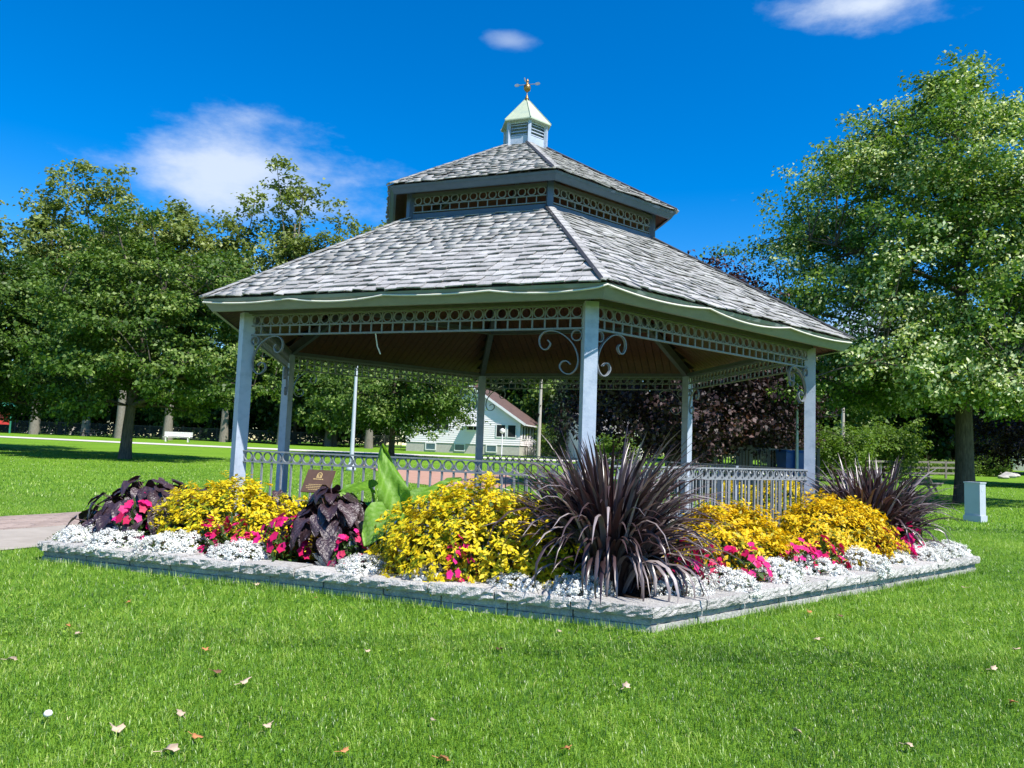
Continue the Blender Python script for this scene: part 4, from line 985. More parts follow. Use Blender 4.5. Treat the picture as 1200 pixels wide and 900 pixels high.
FL = [(241, 760, 'orange', 1), (253, 786, 'brown', 1), (286, 798, 'tan', 1.2), (137, 852, 'tan', 1.3), (213, 836, 'tan', 1), (230, 862, 'orange', 1), (197, 878, 'tan', 1.3), (733, 804, 'tan', 1.15), (935, 856, 'tan', 1.2), (518, 888, 'orange', 1.1), (1163, 783, 'tan', 1), (1187, 822, 'orange', 1.2), (1190, 760, 'tan', 1.1), (150, 705, 'orange', .9), (314, 849, 'tan', .9), (585, 760, 'brown', 1), (300, 684, 'tan', 1), (80, 732, 'orange', .9), (92, 742, 'tan', .9), (958, 748, 'tan', 1), (985, 721, 'brown', .9), (12, 772, 'tan', 1.1), (663, 876, 'orange', 1), (1130, 688, 'tan', .9), (948, 716, 'orange', .9), (402, 879, 'orange', .8), (655, 739, 'tan', .8), (1063, 872, 'tan', .8), (508, 843, 'tan', .7), (370, 700, 'orange', .7), (430, 762, 'tan', .7)]
for i, (u, v, c, s) in enumerate(FL):
    p = ground_pt(u, v, .04); o = link('fallen_leaf', fl_m[c][i % 3], None, (p.x, p.y, .038), (random.uniform(-.3, .3), random.uniform(-.3, .3), random.uniform(0, 6.28))); o.scale = (s, s, s)
    tag(o, {'tan': 'small pale tan fallen leaf lying on the lawn', 'orange': 'small orange fallen leaf lying on the lawn', 'brown': 'small dark brown fallen leaf lying on the lawn'}[c], 'leaf', c+' leaves fallen on the lawn')
p = ground_pt(56, 840, .04); cl = empty('clover_flower', (p.x, p.y, 0), 'single white clover flower head standing in the lawn', 'flower')
mb = MB(); mb.tube([(p.x, p.y, 0), (p.x, p.y, .04)], .0018, 5); mb.build('stem', 'stem_green', cl); mb = MB(); mb.lathe((p.x, p.y, .04), [(.006, 0), (.017, .006), (.020, .016), (.014, .027), (.004, .031)], 10); mb.build('flower_head', 'clover_white', cl)

# ------------------------------------------------------------------ trees
def tubes_np(paths, n=6):
    mb = MB()
    for pts, rad in paths: mb.tube(pts, rad, n, cap=False)
    return mb
def tree_meshes(seed, H, tr, fork, cz, rx, rz, ncl, per, lsize, clr, lmat, bmat='bark', nlimb=9, flat=.6, lobes=.22, offx=0.0, lean=(0, 0), shell=.5, hang=.0, top_pale=0, bias=0, lowcut=-.95, taper=0):
    r = np.random.default_rng(seed); C0 = np.array([offx, 0, cz])
    D = unit(r.normal(0, 1, (ncl, 3))); D = D[D[:, 2] > lowcut]; n = len(D)
    ph = r.uniform(0, 6.28, 6); az = np.arctan2(D[:, 1], D[:, 0])
    mul = 1+lobes*(.6*np.sin(2*az+ph[0])+.5*np.sin(3*az+4*D[:, 2]+ph[1])+.5*np.sin(5*D[:, 2]+ph[2])+.4*np.sin(5*az-6*D[:, 2]+ph[3]))
    fr = shell+(1-shell)*r.random(n)**.6
    P = C0+D*np.array([rx, rx, rz])*(fr*mul)[:, None]
    tp_ = 1-taper*np.clip((P[:, 2]-cz)/rz, 0, 1); P[:, 0] = offx+(P[:, 0]-offx)*tp_; P[:, 1] *= tp_
    P[:, 2] -= hang*np.hypot(P[:, 0]-offx, P[:, 1])
    P[:, 2] = np.maximum(P[:, 2], fork*.75)
    # skeleton
    top = np.array([offx*.8+lean[0], lean[1], cz+rz*.62]); tp = []; nseg = 10
    for i in range(nseg+1):
        t = i/nseg; w = np.array([np.sin(t*5+ph[4]), np.cos(t*4+ph[5]), 0])*.02*H*t*(1-t); tp.append(np.array([0, 0, -.15])*(1-t)+top*t+w)
        tp[-1][:2] *= t**1.2 if t > 0 else 0
    trad = [tr*(1.25 if i == 0 else 1)*(1-.86*(i/nseg))**.9+.02 for i in range(nseg+1)]
    paths = [(tp, trad)]; sk = []; 
    for i, p in enumerate(tp):
        if p[2] > fork*.9: sk.append(p)
    tparr = np.array(tp)
    order = np.argsort(-(np.linalg.norm((P-C0)/np.array([rx, rx, rz]), axis=1)))[:max(nlimb*5, 1)]
    limbs = r.choice(order, nlimb, replace=False)
    def bez(a, c, rise, k=5):
        m = (a+c)/2+np.array([0, 0, rise]); return [(1-t)**2*a+2*t*(1-t)*m+t*t*c for t in np.linspace(0, 1, k+1)]
    for l in limbs:
        e = P[l]; hz = fork+(np.clip(e[2]-fork, 0, None))*r.uniform(.25, .6); hz = min(max(hz, fork), top[2]*.9); j = np.argmin(abs(tparr[:, 2]-hz)); a = tparr[j]; rr = trad[j]*r.uniform(.42, .6)
        pts = bez(a, e, .10*np.linalg.norm(e-a), 7); paths.append((pts, [rr*(1-.85*i/7)+.012 for i in range(8)])); sk += pts[1:]
    SK = np.array(sk)
    for i in range(n):
        dd = np.linalg.norm(SK-P[i], axis=1)+.6*np.clip(SK[:, 2]-P[i][2], 0, None); j = np.argmin(dd); a = SK[j]
        if dd[j] < .1: continue
        ln = np.linalg.norm(P[i]-a); paths.append((bez(a, P[i], .10*ln, 4), [tr*.085*(1-.7*q/4)+.006 for q in range(5)]))
    mb = tubes_np(paths, 6)
    trunk = mb.mesh('trunk', bmat)
    # leaves: twigs inside each cluster, leaves along the twigs
    ntw = 7; tw = np.repeat(P, ntw, 0)+r.normal(0, 1, (n*ntw, 3))*clr*np.array([1, 1, flat])*.75
    ct = np.repeat(r.normal(0, .12, n), ntw); pl = max(1, per//ntw)
    Lp = np.repeat(tw, pl, 0)+r.normal(0, 1, (len(tw)*pl, 3))*clr*np.array([1, 1, flat])*.33; m = len(Lp)
    out = unit(Lp-C0); Nn = unit(out*.45+np.array([0, 0, .75])+r.normal(0, .55, (m, 3))); Dd = unit(np.cross(Nn, r.normal(0, 1, (m, 3)))+np.array([0, 0, -.25]))
    L = lsize*r.uniform(.65, 1.3, m); v, q = leaf_quads(Lp, Dd, Nn, L, L*r.uniform(.55, .8, m))
    tv = np.clip(.48+bias+np.repeat(ct, pl)+r.normal(0, .17, m), 0, .84 if top_pale else 1)
    if top_pale:
        hi = np.repeat(np.repeat(r.random(n) < top_pale, ntw), pl) & (r.random(m) < .42); tv[hi] = r.uniform(.86, 1, hi.sum())
    crown = np_mesh('crown', v, q, lmat, np.repeat(tv, 4)); return trunk, crown
def place_tree(name, meshes, loc, label, cat='tree', group=None, rz=0, s=1, sz=None):
    o = empty(name, (loc[0], loc[1], loc[2]-.05), label, cat, group); o.rotation_euler[2] = rz; o.scale = (s, s, sz or s)
    link('trunk', meshes[0], o); link('crown', meshes[1], o); return o
# the big ash on the right
p = ground_pt(1131, 590)
place_tree('ash_tree', tree_meshes(11, 16, .34, 5.3, 9.1, 7.2, 6.9, 430, 480, .145, .72, 'ash_leaf', nlimb=16, lobes=.22, offx=-.5, taper=.4, shell=.42, hang=.06, top_pale=.45, flat=.55, bias=.06), p, 'tall ash with pale seed clusters standing behind the grey utility box', rz=4.2, s=.98)
# park maple on the left lawn
p = ground_pt(146, 540); 
place_tree('maple_tree', tree_meshes(21, 12.0, .30, 3.0, 7.0, 5.2, 4.8, 230, 300, .205, .72, 'maple_leaf', nlimb=12, lobes=.27, offx=1.3, shell=.38, hang=.12, lean=(.6, 0), flat=.5), p, 'green maple with leaning trunk alone on the lawn before the far path')
p = at_dist(-22, 44)
place_tree('maple_tree', tree_meshes(22, 12.5, .36, 3.2, 7.2, 5.6, 4.8, 220, 260, .225, .78, 'maple_leaf', nlimb=11, lobes=.27, offx=.4, shell=.4, hang=.12, flat=.5, bias=-.12), p, 'dense dark maple at the edge of the lawn beyond the brick path')
p = at_dist(459, 60)
place_tree('maple_tree', tree_meshes(23, 9, .26, 2.6, 5.8, 6.0, 3.9, 240, 170, .25, .9, 'maple_leaf', nlimb=9, lobes=.15, shell=.4, hang=.10, flat=.5), p, 'round green maple on the lawn in front of the white house')
# purple maples behind the gazebo
pm = tree_meshes(31, 9.4, .36, 2.4, 5.2, 4.3, 3.7, 280, 260, .16, .75, 'purple_leaf', nlimb=10, lobes=.14, shell=.4, hang=.10, flat=.6)
place_tree('purple_maple', pm, at_dist(790, 29), 'near purple-leaved maple with thick trunk behind the gazebo', s=1.02)
place_tree('purple_maple', pm, at_dist(872, 44), 'second purple-leaved maple beyond the wooden deck', rz=2.1, s=.95)
place_tree('purple_maple', pm, at_dist(1235, 46), 'purple-leaved maple in the shade beyond the tall ash', rz=4.0, s=1.05)
# tall poplars behind the far path (four moulds, copied)
pop = [tree_meshes(41+i, 27, .45, 7.0, 18.0, 3.4, 9.6, 92, 120, .46, 1.0, 'poplar_leaf', 'pale_bark', nlimb=11, lobes=.42, shell=.2, flat=.75, bias=.1) for i in range(4)]
LP_ = 'tall airy poplar in the row behind the far path'
for i, (u, d, s) in enumerate([(-60, 84, 1.05), (40, 85, 1.06), (100, 88, 1.04), (140, 83, 1.0), (196, 85, 1.03), (262, 87, 1.01), (330, 85, 1.04), (385, 88, .96), (432, 85, .98), (520, 94, .9), (640, 97, .85)]):
    place_tree('poplar_tree', pop[i % 4], at_dist(u, d), LP_, group='poplars behind the far path', rz=i*1.7, s=s)
# bushy trees filling behind the fence
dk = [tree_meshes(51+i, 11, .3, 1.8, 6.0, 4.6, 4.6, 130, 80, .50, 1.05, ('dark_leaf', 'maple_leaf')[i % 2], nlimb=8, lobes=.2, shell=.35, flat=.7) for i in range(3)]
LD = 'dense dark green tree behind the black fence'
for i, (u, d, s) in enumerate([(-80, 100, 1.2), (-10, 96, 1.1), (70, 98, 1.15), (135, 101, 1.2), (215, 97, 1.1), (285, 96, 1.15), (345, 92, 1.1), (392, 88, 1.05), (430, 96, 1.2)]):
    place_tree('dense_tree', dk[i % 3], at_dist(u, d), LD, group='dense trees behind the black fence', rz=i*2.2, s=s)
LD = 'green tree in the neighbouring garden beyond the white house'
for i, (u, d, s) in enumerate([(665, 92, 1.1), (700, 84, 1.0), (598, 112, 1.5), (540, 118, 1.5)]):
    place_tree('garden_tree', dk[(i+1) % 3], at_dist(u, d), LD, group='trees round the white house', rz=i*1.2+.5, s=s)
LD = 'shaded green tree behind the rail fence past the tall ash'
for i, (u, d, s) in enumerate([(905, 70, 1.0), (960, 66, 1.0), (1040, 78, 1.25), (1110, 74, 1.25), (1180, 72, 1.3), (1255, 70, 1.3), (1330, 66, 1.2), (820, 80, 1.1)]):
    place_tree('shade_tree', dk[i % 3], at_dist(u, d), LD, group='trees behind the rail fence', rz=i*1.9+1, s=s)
br = tree_meshes(61, 5, .12, .5, 2.4, 2.6, 2.2, 110, 90, .22, .6, 'bright_leaf', nlimb=7, lobes=.2, shell=.4)
place_tree('bright_shrub', br, at_dist(985, 46), 'bright yellow-green shrub past the gazebo corner beside the rail fence', 'shrub', None, 0, .72)
place_tree('bright_shrub', br, at_dist(1036, 54), 'bright yellow-green shrub before the brick house', 'shrub', None, 2, .85)
place_tree('bright_shrub', br, at_dist(1166, 62), 'small rounded shrub between rocks at the sunlit lawn edge', 'shrub', None, 1, .42)
place_tree('bright_shrub', br, at_dist(722, 52), 'leafy shrub on the lawn behind the gazebo near post', 'shrub', None, 3, .6)
place_tree('bright_shrub', br, at_dist(650, 80), 'pale green shrub beside the utility pole', 'shrub', None, 4, .75)
# hedge
def hedge(name, pts, h, w, n, lmat, label, seed, ls=.14):
    r = np.random.default_rng(seed); pts = [np.array(p[:2]) for p in pts]; t = r.random(n)*(len(pts)-1); i = np.minimum(t.astype(int), len(pts)-2); f = (t-i)[:, None]; A = np.array(pts); P = A[i]*(1-f)+A[i+1]*f
    d = unit(A[i+1]-A[i]); nn = np.stack([-d[:, 1], d[:, 0]], 1); o = r.uniform(-1, 1, n)*w/2; P = P+nn*o[:, None]; z = r.random(n)**.6*h*(1+.12*np.sin(t*40))*np.sqrt(np.clip(1-(o/(w/2))**2*.5, 0, 1))
    X = np.stack([P[:, 0], P[:, 1], gz(P[:, 0], P[:, 1])+z], 1); N_ = unit(np.stack([r.normal(0, .6, n), r.normal(0, .6, n)-.3, np.ones(n)], 1)); D = unit(np.cross(N_, r.normal(0, 1, (n, 3)))); L = ls*r.uniform(.6, 1.3, n)
    v, q = leaf_quads(X, D, N_, L, L*.65); root = empty(name, (float(A[0][0]), float(A[0][1]), gzf(*A[0])), label, 'hedge'); off = np.array(root.location); link('foliage', np_mesh('foliage', v-off, q, lmat, np.repeat(np.clip(r.normal(.5, .2, n), 0, 1), 4)), root)
    mb = MB()
    for k in range(len(pts)*3):
        t = k/(len(pts)*3-1)*(len(pts)-1); i2 = min(int(t), len(pts)-2); q_ = pts[i2]*(1-(t-i2))+pts[i2+1]*(t-i2); zz = gzf(*q_); mb.tube([(q_[0], q_[1], zz-.1), (q_[0]+.1, q_[1], zz+h*.7)], .04, 5)
    tag(mb.build('stems', 'bark', root), kind='stuff')
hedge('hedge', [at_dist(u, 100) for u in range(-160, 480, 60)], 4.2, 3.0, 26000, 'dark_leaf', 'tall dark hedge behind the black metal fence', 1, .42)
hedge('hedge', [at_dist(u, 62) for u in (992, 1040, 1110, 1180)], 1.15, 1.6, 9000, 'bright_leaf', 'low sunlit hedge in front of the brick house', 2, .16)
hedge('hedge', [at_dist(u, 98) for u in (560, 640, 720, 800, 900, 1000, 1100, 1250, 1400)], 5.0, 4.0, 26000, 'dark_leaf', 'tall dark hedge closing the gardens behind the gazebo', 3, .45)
# far belt of trees
def belt():
    r = np.random.default_rng(77); n = 60000; a = r.uniform(-.95, .95, n); d = r.uniform(125, 160, n); x = np.sin(a)*d; y = np.cos(a)*d; hmax = 11+4*np.sin(a*37)+2.5*np.sin(a*91+1); z = r.random(n)**.7*hmax
    X = np.stack([x, y, 1.0+z], 1); N_ = unit(r.normal(0, .6, (n, 3))+np.array([0, -.3, 1])); D = unit(np.cross(N_, r.normal(0, 1, (n, 3)))); L = r.uniform(.7, 1.4, n); v, q = leaf_quads(X, D, N_, L, L*.7)
    o = link('distant_trees', np_mesh('distant_trees', v, q, 'dark_leaf', np.repeat(np.clip(.5+.25*np.sin(a*60)+r.normal(0, .18, n), 0, 1), 4))); tag(o, 'far belt of trees beyond the gardens', 'trees', kind='stuff')
belt()
# spruce by the house
def spruce(loc, H, label):
    r = np.random.default_rng(5); root = empty('spruce_tree', loc, label, 'tree'); mb = MB(); mb.tube([(0, 0, -.1), (0, 0, H)], [.2, .02], 7); V = []; D = []; L = []
    for i in range(46):
        z = .4+(H-.6)*i/46; R0 = (H-z)*.27+.15
        for j in range(9):
            a = j*.7+i*1.3+r.uniform(-.2, .2); e = np.array([np.cos(a), np.sin(a), -.25+.1*r.random()]); mb.tube([(0, 0, z), tuple(e*R0*.6+np.array([0, 0, z]))], [.02, .006], 4, cap=False)
            for k in range(14): t = (k+1)/14; b = e*R0*t+np.array([0, 0, z]); V.append(b+r.normal(0, .05, 3)); D.append(e+r.normal(0, .5, 3)); L.append(.3*r.uniform(.6, 1.2))
    V = np.array(V); v, q = leaf_quads(V, np.array(D), np.tile([0, 0, 1.], (len(V), 1))+r.normal(0, .3, V.shape), L, np.array(L)*.35); link('crown', np_mesh('crown', v, q, 'spruce_leaf', np.repeat(r.random(len(V)), 4)), root); link('trunk', mb.mesh('trunk', 'bark'), root)
spruce(at_dist(655, 74), 7.5, 'dark spruce standing right of the white house')

# ------------------------------------------------------------------ buildings
class Frame:
    """local frame: x to the right along the facade, y away from the viewer, z up"""
    def __init__(s, loc, rz): s.o = Vector(loc); s.M = Matrix.Rotation(rz, 3, 'Z'); s.rz = rz
    def p(s, x, y, z): return s.o+s.M @ Vector((x, y, z))
    def box(s, mb, x0, x1, y0, y1, z0, z1): mb.box(s.p((x0+x1)/2, (y0+y1)/2, (z0+z1)/2), (x1-x0, y1-y0, z1-z0), rz=s.rz); return mb
def window(fr, root, x0, x1, z0, z1, y, glass='window_glass', bars=1):
    mb = MB(); t = .09
    fr.box(mb, x0-t, x1+t, y-.09, y+.02, z1, z1+t); fr.box(mb, x0-t, x1+t, y-.08, y+.02, z0-t, z0); fr.box(mb, x0-t, x0, y-.09, y+.02, z0, z1); fr.box(mb, x1, x1+t, y-.09, y+.02, z0, z1)
    for i in range(bars): xm = x0+(x1-x0)*(i+1)/(bars+1); fr.box(mb, xm-.03, xm+.03, y-.07, y+.02, z0, z1)
    w = mb.build('window', 'white_trim', root)
    mb = MB(); fr.box(mb, x0, x1, y-.055, y-.042, z0, z1); mb.build('pane', glass, w); return w
def clap_wall(fr, pts, y, z_step=.22):
    """lapped boards filling the polygon pts (x, z), facing -y"""
    mb = MB(); zs = [p[1] for p in pts]; z = min(zs)
    def span(zz):
        xs = []
        for i in range(len(pts)):
            (x0, z0), (x1, z1) = pts[i], pts[(i+1) % len(pts)]
            if (z0-zz)*(z1-zz) <= 0 and abs(z1-z0) > 1e-6: xs.append(x0+(x1-x0)*(zz-z0)/(z1-z0))
        return (min(xs), max(xs)) if len(xs) >= 2 else None
    while z < max(zs)-.02:
        z2 = min(z+z_step, max(zs)); a = span(z+.001); b = span(z2-.001)
        if a and b:
            P = fr.p; v = [P(a[0], y-.035, z), P(a[1], y-.035, z), P(b[1], y-.005, z2), P(b[0], y-.005, z2), P(a[0], y, z), P(a[1], y, z)]
            mb.add(v, [(0, 1, 2, 3), (4, 5, 1, 0)])
        z = z2
    return mb
hb = at_dist(541, 80); hr = math.atan2(hb.x, hb.y)*-1-.30
fr = Frame((hb.x, hb.y, hb.z-.05), hr)
H = empty('white_house', (hb.x, hb.y, hb.z-.05), 'white clapboard house with red-brown roof and an awning behind the gazebo', 'house')
wx0, wx1, ze, zp = -6.2, 6.2, 3.5, 7.0; xp = 0.9; dpt = 9.0
mb = clap_wall(fr, [(wx0, 1.05), (wx1, 1.05), (wx1, ze), (xp, zp), (wx0, ze)], 0); mb.add([fr.p(wx0, 0, 1), fr.p(wx0, dpt, 1), fr.p(wx0, dpt, ze), fr.p(wx0, 0, ze)], [(0, 1, 2, 3)]); mb.add([fr.p(wx0, dpt, 1), fr.p(wx1, dpt, 1), fr.p(wx1, dpt, ze), fr.p(xp, dpt, zp), fr.p(wx0, dpt, ze)], [(4, 3, 2, 1, 0)])
fs_ = Frame(fr.p(wx1, 0, 0), hr+math.pi/2)
m2 = clap_wall(fs_, [(0, 1.05), (dpt, 1.05), (dpt, ze), (0, ze)], 0); mb.add(m2.v, m2.f)
mb.build('wall', 'siding', H)
mb = MB(); fr.box(mb, wx0+.05, wx1-.05, .03, dpt-.05, -.3, 1.05); mb.build('foundation', 'foundation', H)
for (xa, za), (xb, zb) in (((wx0-.5, ze-.32), (xp, zp+.02)), ((xp, zp+.02), (wx1+.6, ze-.36))):
    mb = MB(); v = [fr.p(xa, -.45, za), fr.p(xb, -.45, zb), fr.p(xb, dpt+.4, zb), fr.p(xa, dpt+.4, za)]; mb.add(v+[q+Vector((0, 0, .16)) for q in v], SH_F); rf = mb.build('roof', 'house_roof', H)
    mb = MB(); mb.bar(fr.p(xa, -.48, za+.02), fr.p(xb, -.48, zb+.02), .05, .24); mb.build('bargeboard', 'white_trim', rf)
    mb = MB(); xe, zz = (xa, za) if xa < -1 else (xb, zb); mb.bar(fr.p(xe, -.45, zz+.02), fr.p(xe, dpt+.4, zz+.02), .12, .14); mb.build('gutter', 'white_trim', rf)
mb = MB(); fr.box(mb, -.2, .6, 5, 5.7, 6.2, 8.1); mb.build('chimney', 'brick_red', rf)
window(fr, H, -3.1, -1.5, 2.45, 3.35, 0); window(fr, H, .5, 1.9, 2.5, 3.25, 0); window(fr, H, 3.7, 4.6, 1.9, 3.1, 0, bars=0); window(fr, H, 4.9, 5.7, 1.9, 3.1, 0, bars=0)
mb = MB(); v = [fr.p(.3, -.05, 3.45), fr.p(2.1, -.05, 3.45), fr.p(2.1, -.95, 2.85), fr.p(.3, -.95, 2.85)]; mb.add(v+[q+Vector((0, 0, .05)) for q in v], SH_F); mb.build('awning', 'awning', H)
for x in (-3.4, -.2, 3.2): window(fr, H, x-.5, x+.5, .35, .95, .03, 'basement_glass', 0)
for x in (.7, 2.0, 3.3, 4.9, 6.4): window(fs_, H, x, x+.8, 1.75, 3.0, 0, bars=0)
mb = MB()
for i in range(5): fs_.box(mb, 3.9, 5.3, -(i+1)*.3, -i*.3-.02, -.2, 1.0-i*.2)
mb.build('steps', 'foundation', H)
for x in (3.85, 5.35):
    mb = MB(); mb.bar(fs_.p(x, -1.5, .95), fs_.p(x, -.05, 1.9), .06, .06)
    for q in range(3): fs_.box(mb, x-.03, x+.03, -1.5+q*.7, -1.44+q*.7, 0, .95+q*.46)
    mb.build('hand_rail', 'white_trim', H)
# white satellite-like round lamp globe on post in the house garden
gp = at_dist(588, 70); gl = empty('garden_lamp', gp, 'white globe garden lamp on a thin post before the white house', 'lamp'); mb = MB(); mb.tube([gp, gp+Vector((0, 0, 2.2))], .05, 8); mb.build('post', 'white_trim', gl); mb = MB(); mb.lathe(gp+Vector((0, 0, 2.2)), [(.06, 0), (.19, .08), (.25, .23), (.19, .39), (.06, .47)], 14); mb.build('globe', 'bench_white', gl)
# brick house on the right, shaded
def simple_house(loc, rz, w, dp, ze, zp, label, wm, rm, wins, name='brick_house'):
    fr = Frame(loc, rz); Hh = empty(name, loc, label, 'house'); mb = MB(); fr.box(mb, -w/2, w/2, 0, dp, -.4, ze); mb.build('wall', wm, Hh)
    v = [fr.p(-w/2-.5, -.5, ze-.1), fr.p(w/2+.5, -.5, ze-.1), fr.p(w/2+.5, dp/2, zp), fr.p(-w/2-.5, dp/2, zp)]; v2 = [fr.p(-w/2-.5, dp/2, zp), fr.p(w/2+.5, dp/2, zp), fr.p(w/2+.5, dp+.5, ze-.1), fr.p(-w/2-.5, dp+.5, ze-.1)]
    mb = MB(); mb.add(v+[q+Vector((0, 0, .15)) for q in v], SH_F); mb.add(v2+[q+Vector((0, 0, .15)) for q in v2], SH_F); rf = mb.build('roof', rm, Hh)
    mb = MB(); mb.add([fr.p(-w/2, 0, ze), fr.p(-w/2, dp, ze), fr.p(-w/2, dp/2, zp)], [(0, 2, 1)]); mb.add([fr.p(w/2, 0, ze), fr.p(w/2, dp, ze), fr.p(w/2, dp/2, zp)], [(0, 1, 2)]); mb.build('gable', wm, Hh)
    mb = MB(); fr.box(mb, -w/2-.5, w/2+.5, -.56, -.51, ze-.18, ze+.05); mb.build('gutter', 'white_trim', rf)
    for (x0, x1, z0, z1) in wins: window(fr, Hh, x0, x1, z0, z1, 0)
    return Hh
p = at_dist(1072, 84); simple_house((p.x, p.y, p.z), -.5, 15, 9, 2.6, 5.0, 'low red brick house with dark roof beyond the hedge and rail fence', 'brick_red', 'grey_roof', [(-6, -4.2, .9, 2.1), (-2.5, -1.2, .9, 2.1), (1.2, 3.4, .8, 2.2), (4.6, 6, .9, 2.1)])
p = at_dist(1160, 90); simple_house((p.x, p.y, p.z), -.6, 7, 6, 2.5, 4.2, 'small pale garage beyond the sunlit lawn past the ash', 'siding', 'grey_roof', [(-2.2, -.6, .8, 2.0)], 'garage')
p = at_dist(58, 112); simple_house((p.x, p.y, p.z), .1, 9, 8, 5.2, 7.5, 'pale two-storey house glimpsed behind the black fence', 'siding', 'grey_roof', [(-3, -1.8, 1, 2.4), (1, 2.4, 1, 2.4), (-3, -1.8, 3.4, 4.7), (1, 2.4, 3.4, 4.7)], 'pale_house')
p = at_dist(722, 70); simple_house((p.x, p.y, p.z), .35, 5.5, 5, 2.6, 4.2, 'small white cottage glimpsed behind the purple maple trunk', 'siding', 'grey_roof', [(-1.6, -.4, .9, 2.0)], 'white_cottage')
# ------------------------------------------------------------------ fences
def black_fence(us, d, label):
    A, B = at_dist(us[0], d), at_dist(us[1], d); root = empty('metal_fence', A, label, 'fence'); n = 30
    mb = MB()
    for i in range(n):
        p = A*(1-i/n)+B*(i/n); q = A*(1-(i+1)/n)+B*((i+1)/n); p.z = gzf(p.x, p.y); q.z = gzf(q.x, q.y)
        for h in (.15, 1.45): mb.bar(p+Vector((0, 0, h)), q+Vector((0, 0, h)), .05, .05)
        k = 16
        for j in range(1, k): s = p*(1-j/k)+q*(j/k); mb.box((s.x, s.y, s.z+.8), (.035, .035, 1.35))
    o = mb.build('picket_panel', 'dark_metal', root); tag(o, kind='stuff')
    for i in range(n+1):
        p = A*(1-i/n)+B*(i/n); z = gzf(p.x, p.y); mb = MB(); mb.box((p.x, p.y, z+.75), (.09, .09, 1.7)); mb.build('fence_post', 'dark_metal', root)
black_fence((-120, 470), 90, 'black metal picket fence along the far side of the park')
def rail_fence(pts, label, nrail=3, h=1.25, m='weathered_wood'):
    root = empty('rail_fence', pts[0], label, 'fence')
    for i in range(len(pts)):
        p = pts[i]; mb = MB(); mb.box((p.x, p.y, p.z+h/2-.1), (.12, .12, h+.2)); mb.build('fence_post', m, root)
        if i:
            for k in range(nrail):
                z = Vector((0, 0, h*(.3+.62*k/(nrail-1)))); mb = MB(); mb.bar(pts[i-1]+z, p+z, .045, .13); mb.build('rail', m, root)
A, B = at_dist(975, 50), at_dist(1128, 56)
rail_fence([A*(1-i/7)+B*(i/7) for i in range(8)], 'weathered wooden rail fence along the hedge left of the ash trunk')
# deck with railing behind the gazebo
dk_a, dk_b = at_dist(838, 29), at_dist(960, 31); dck = empty('wooden_deck', dk_a, 'raised grey wooden deck with picket railing behind the gazebo', 'deck'); e = (dk_b-dk_a); e.z = 0; Ld = e.length; e.normalize(); rzd = math.atan2(e.y, e.x); nd = Vector((-e.y, e.x, 0))
frd = Frame((dk_a.x, dk_a.y, dk_a.z), rzd); mb = MB(); frd.box(mb, 0, Ld, 0, 3, -.2, .62); mb.build('platform', 'weathered_wood', dck)
for i in range(8): mb = MB(); frd.box(mb, .005+Ld*i/8, Ld*(i+1)/8-.01, -.03, 3.02, .625, .66); mb.build('deck_board', 'weathered_wood', dck)
for yy in (.06, 2.9):
    for z in (.8, 1.72): mb = MB(); frd.box(mb, 0, Ld, yy-.03, yy+.03, z-.035, z+.035); mb.build('rail', 'weathered_wood', dck)
    for i in range(4): mb = MB(); frd.box(mb, Ld*i/3-.05, Ld*i/3+.05, yy-.05, yy+.05, .66, 1.84); mb.build('rail_post', 'weathered_wood', dck)
    for i in range(36): 
        mb = MB(); x = Ld*(i+.5)/36; frd.box(mb, x-.02, x+.02, yy-.045, yy-.032, .82, 1.70); mb.build('picket', 'weathered_wood', dck)
def wheelie(loc, rz, label):
    root = empty('recycling_bin', loc, label, 'bin', 'blue bins on the deck'); fr = Frame(loc, rz); mb = MB(); a = [(-.2, -.22), (.2, -.22), (.2, .22), (-.2, .22)]; b = [(-.26, -.30), (.26, -.30), (.26, .28), (-.26, .28)]
    v = [fr.p(x, y, .06) for x, y in a]+[fr.p(x, y, .95) for x, y in b]; mb.add(v, SH_F); mb.build('body', 'bin_blue', root)
    mb = MB(); v = [fr.p(x*1.06, y*1.06, .95) for x, y in b]+[fr.p(x*.9, y*.9, 1.05) for x, y in b]; mb.add(v, SH_F); mb.build('lid', 'bin_blue', root)
    for s in (-1, 1): c = fr.p(s*.22, .26, .10); mb = MB(); ax = fr.M @ Vector((.03, 0, 0)); mb.tube([c-ax, c+ax], .10, 10); mb.build('wheel', 'dark_metal', root)
for u, yy in ((921, .5), (933, .55)):
    k = pix_dir(u, 537); t = dk_a.y+.9; p = Vector((k.x/k.y*t, t, dk_a.z+.66)); wheelie(p, rzd, 'blue recycling bin on the wooden deck behind its railing')
# ------------------------------------------------------------------ poles
def light_pole(u, d, h, r, label, sx=1):
    p = at_dist(u, d); root = empty('lamp_post', p, label, 'lamp post'); mb = MB(); mb.tube([p, p+Vector((0, 0, h))], [r, r*.6], 10); mb.build('pole', 'pole_metal', root)
    mb = MB(); mb.lathe(p, [(r*2.2, 0), (r*2.2, .12), (r*1.5, .2), (r*1.1, .4)], 10); mb.build('base', 'pole_metal', root)
    mb = MB(); t = p+Vector((0, 0, h)); mb.tube([t, t+Vector((.3*sx, 0, .25)), t+Vector((.9*sx, 0, .3))], .035, 6); mb.build('arm', 'pole_metal', root); mb = MB(); mb.box(t+Vector((1.1*sx, 0, .28)), (.6, .25, .12)); mb.build('lamp_head', 'pole_metal', root)
light_pole(413, 36.8, 5.4, .11, 'pale blue-grey lamp post on the lawn left of the white house')
light_pole(934, 28.2, 4.6, .06, 'thin pale lamp post beside the wooden deck', -1)
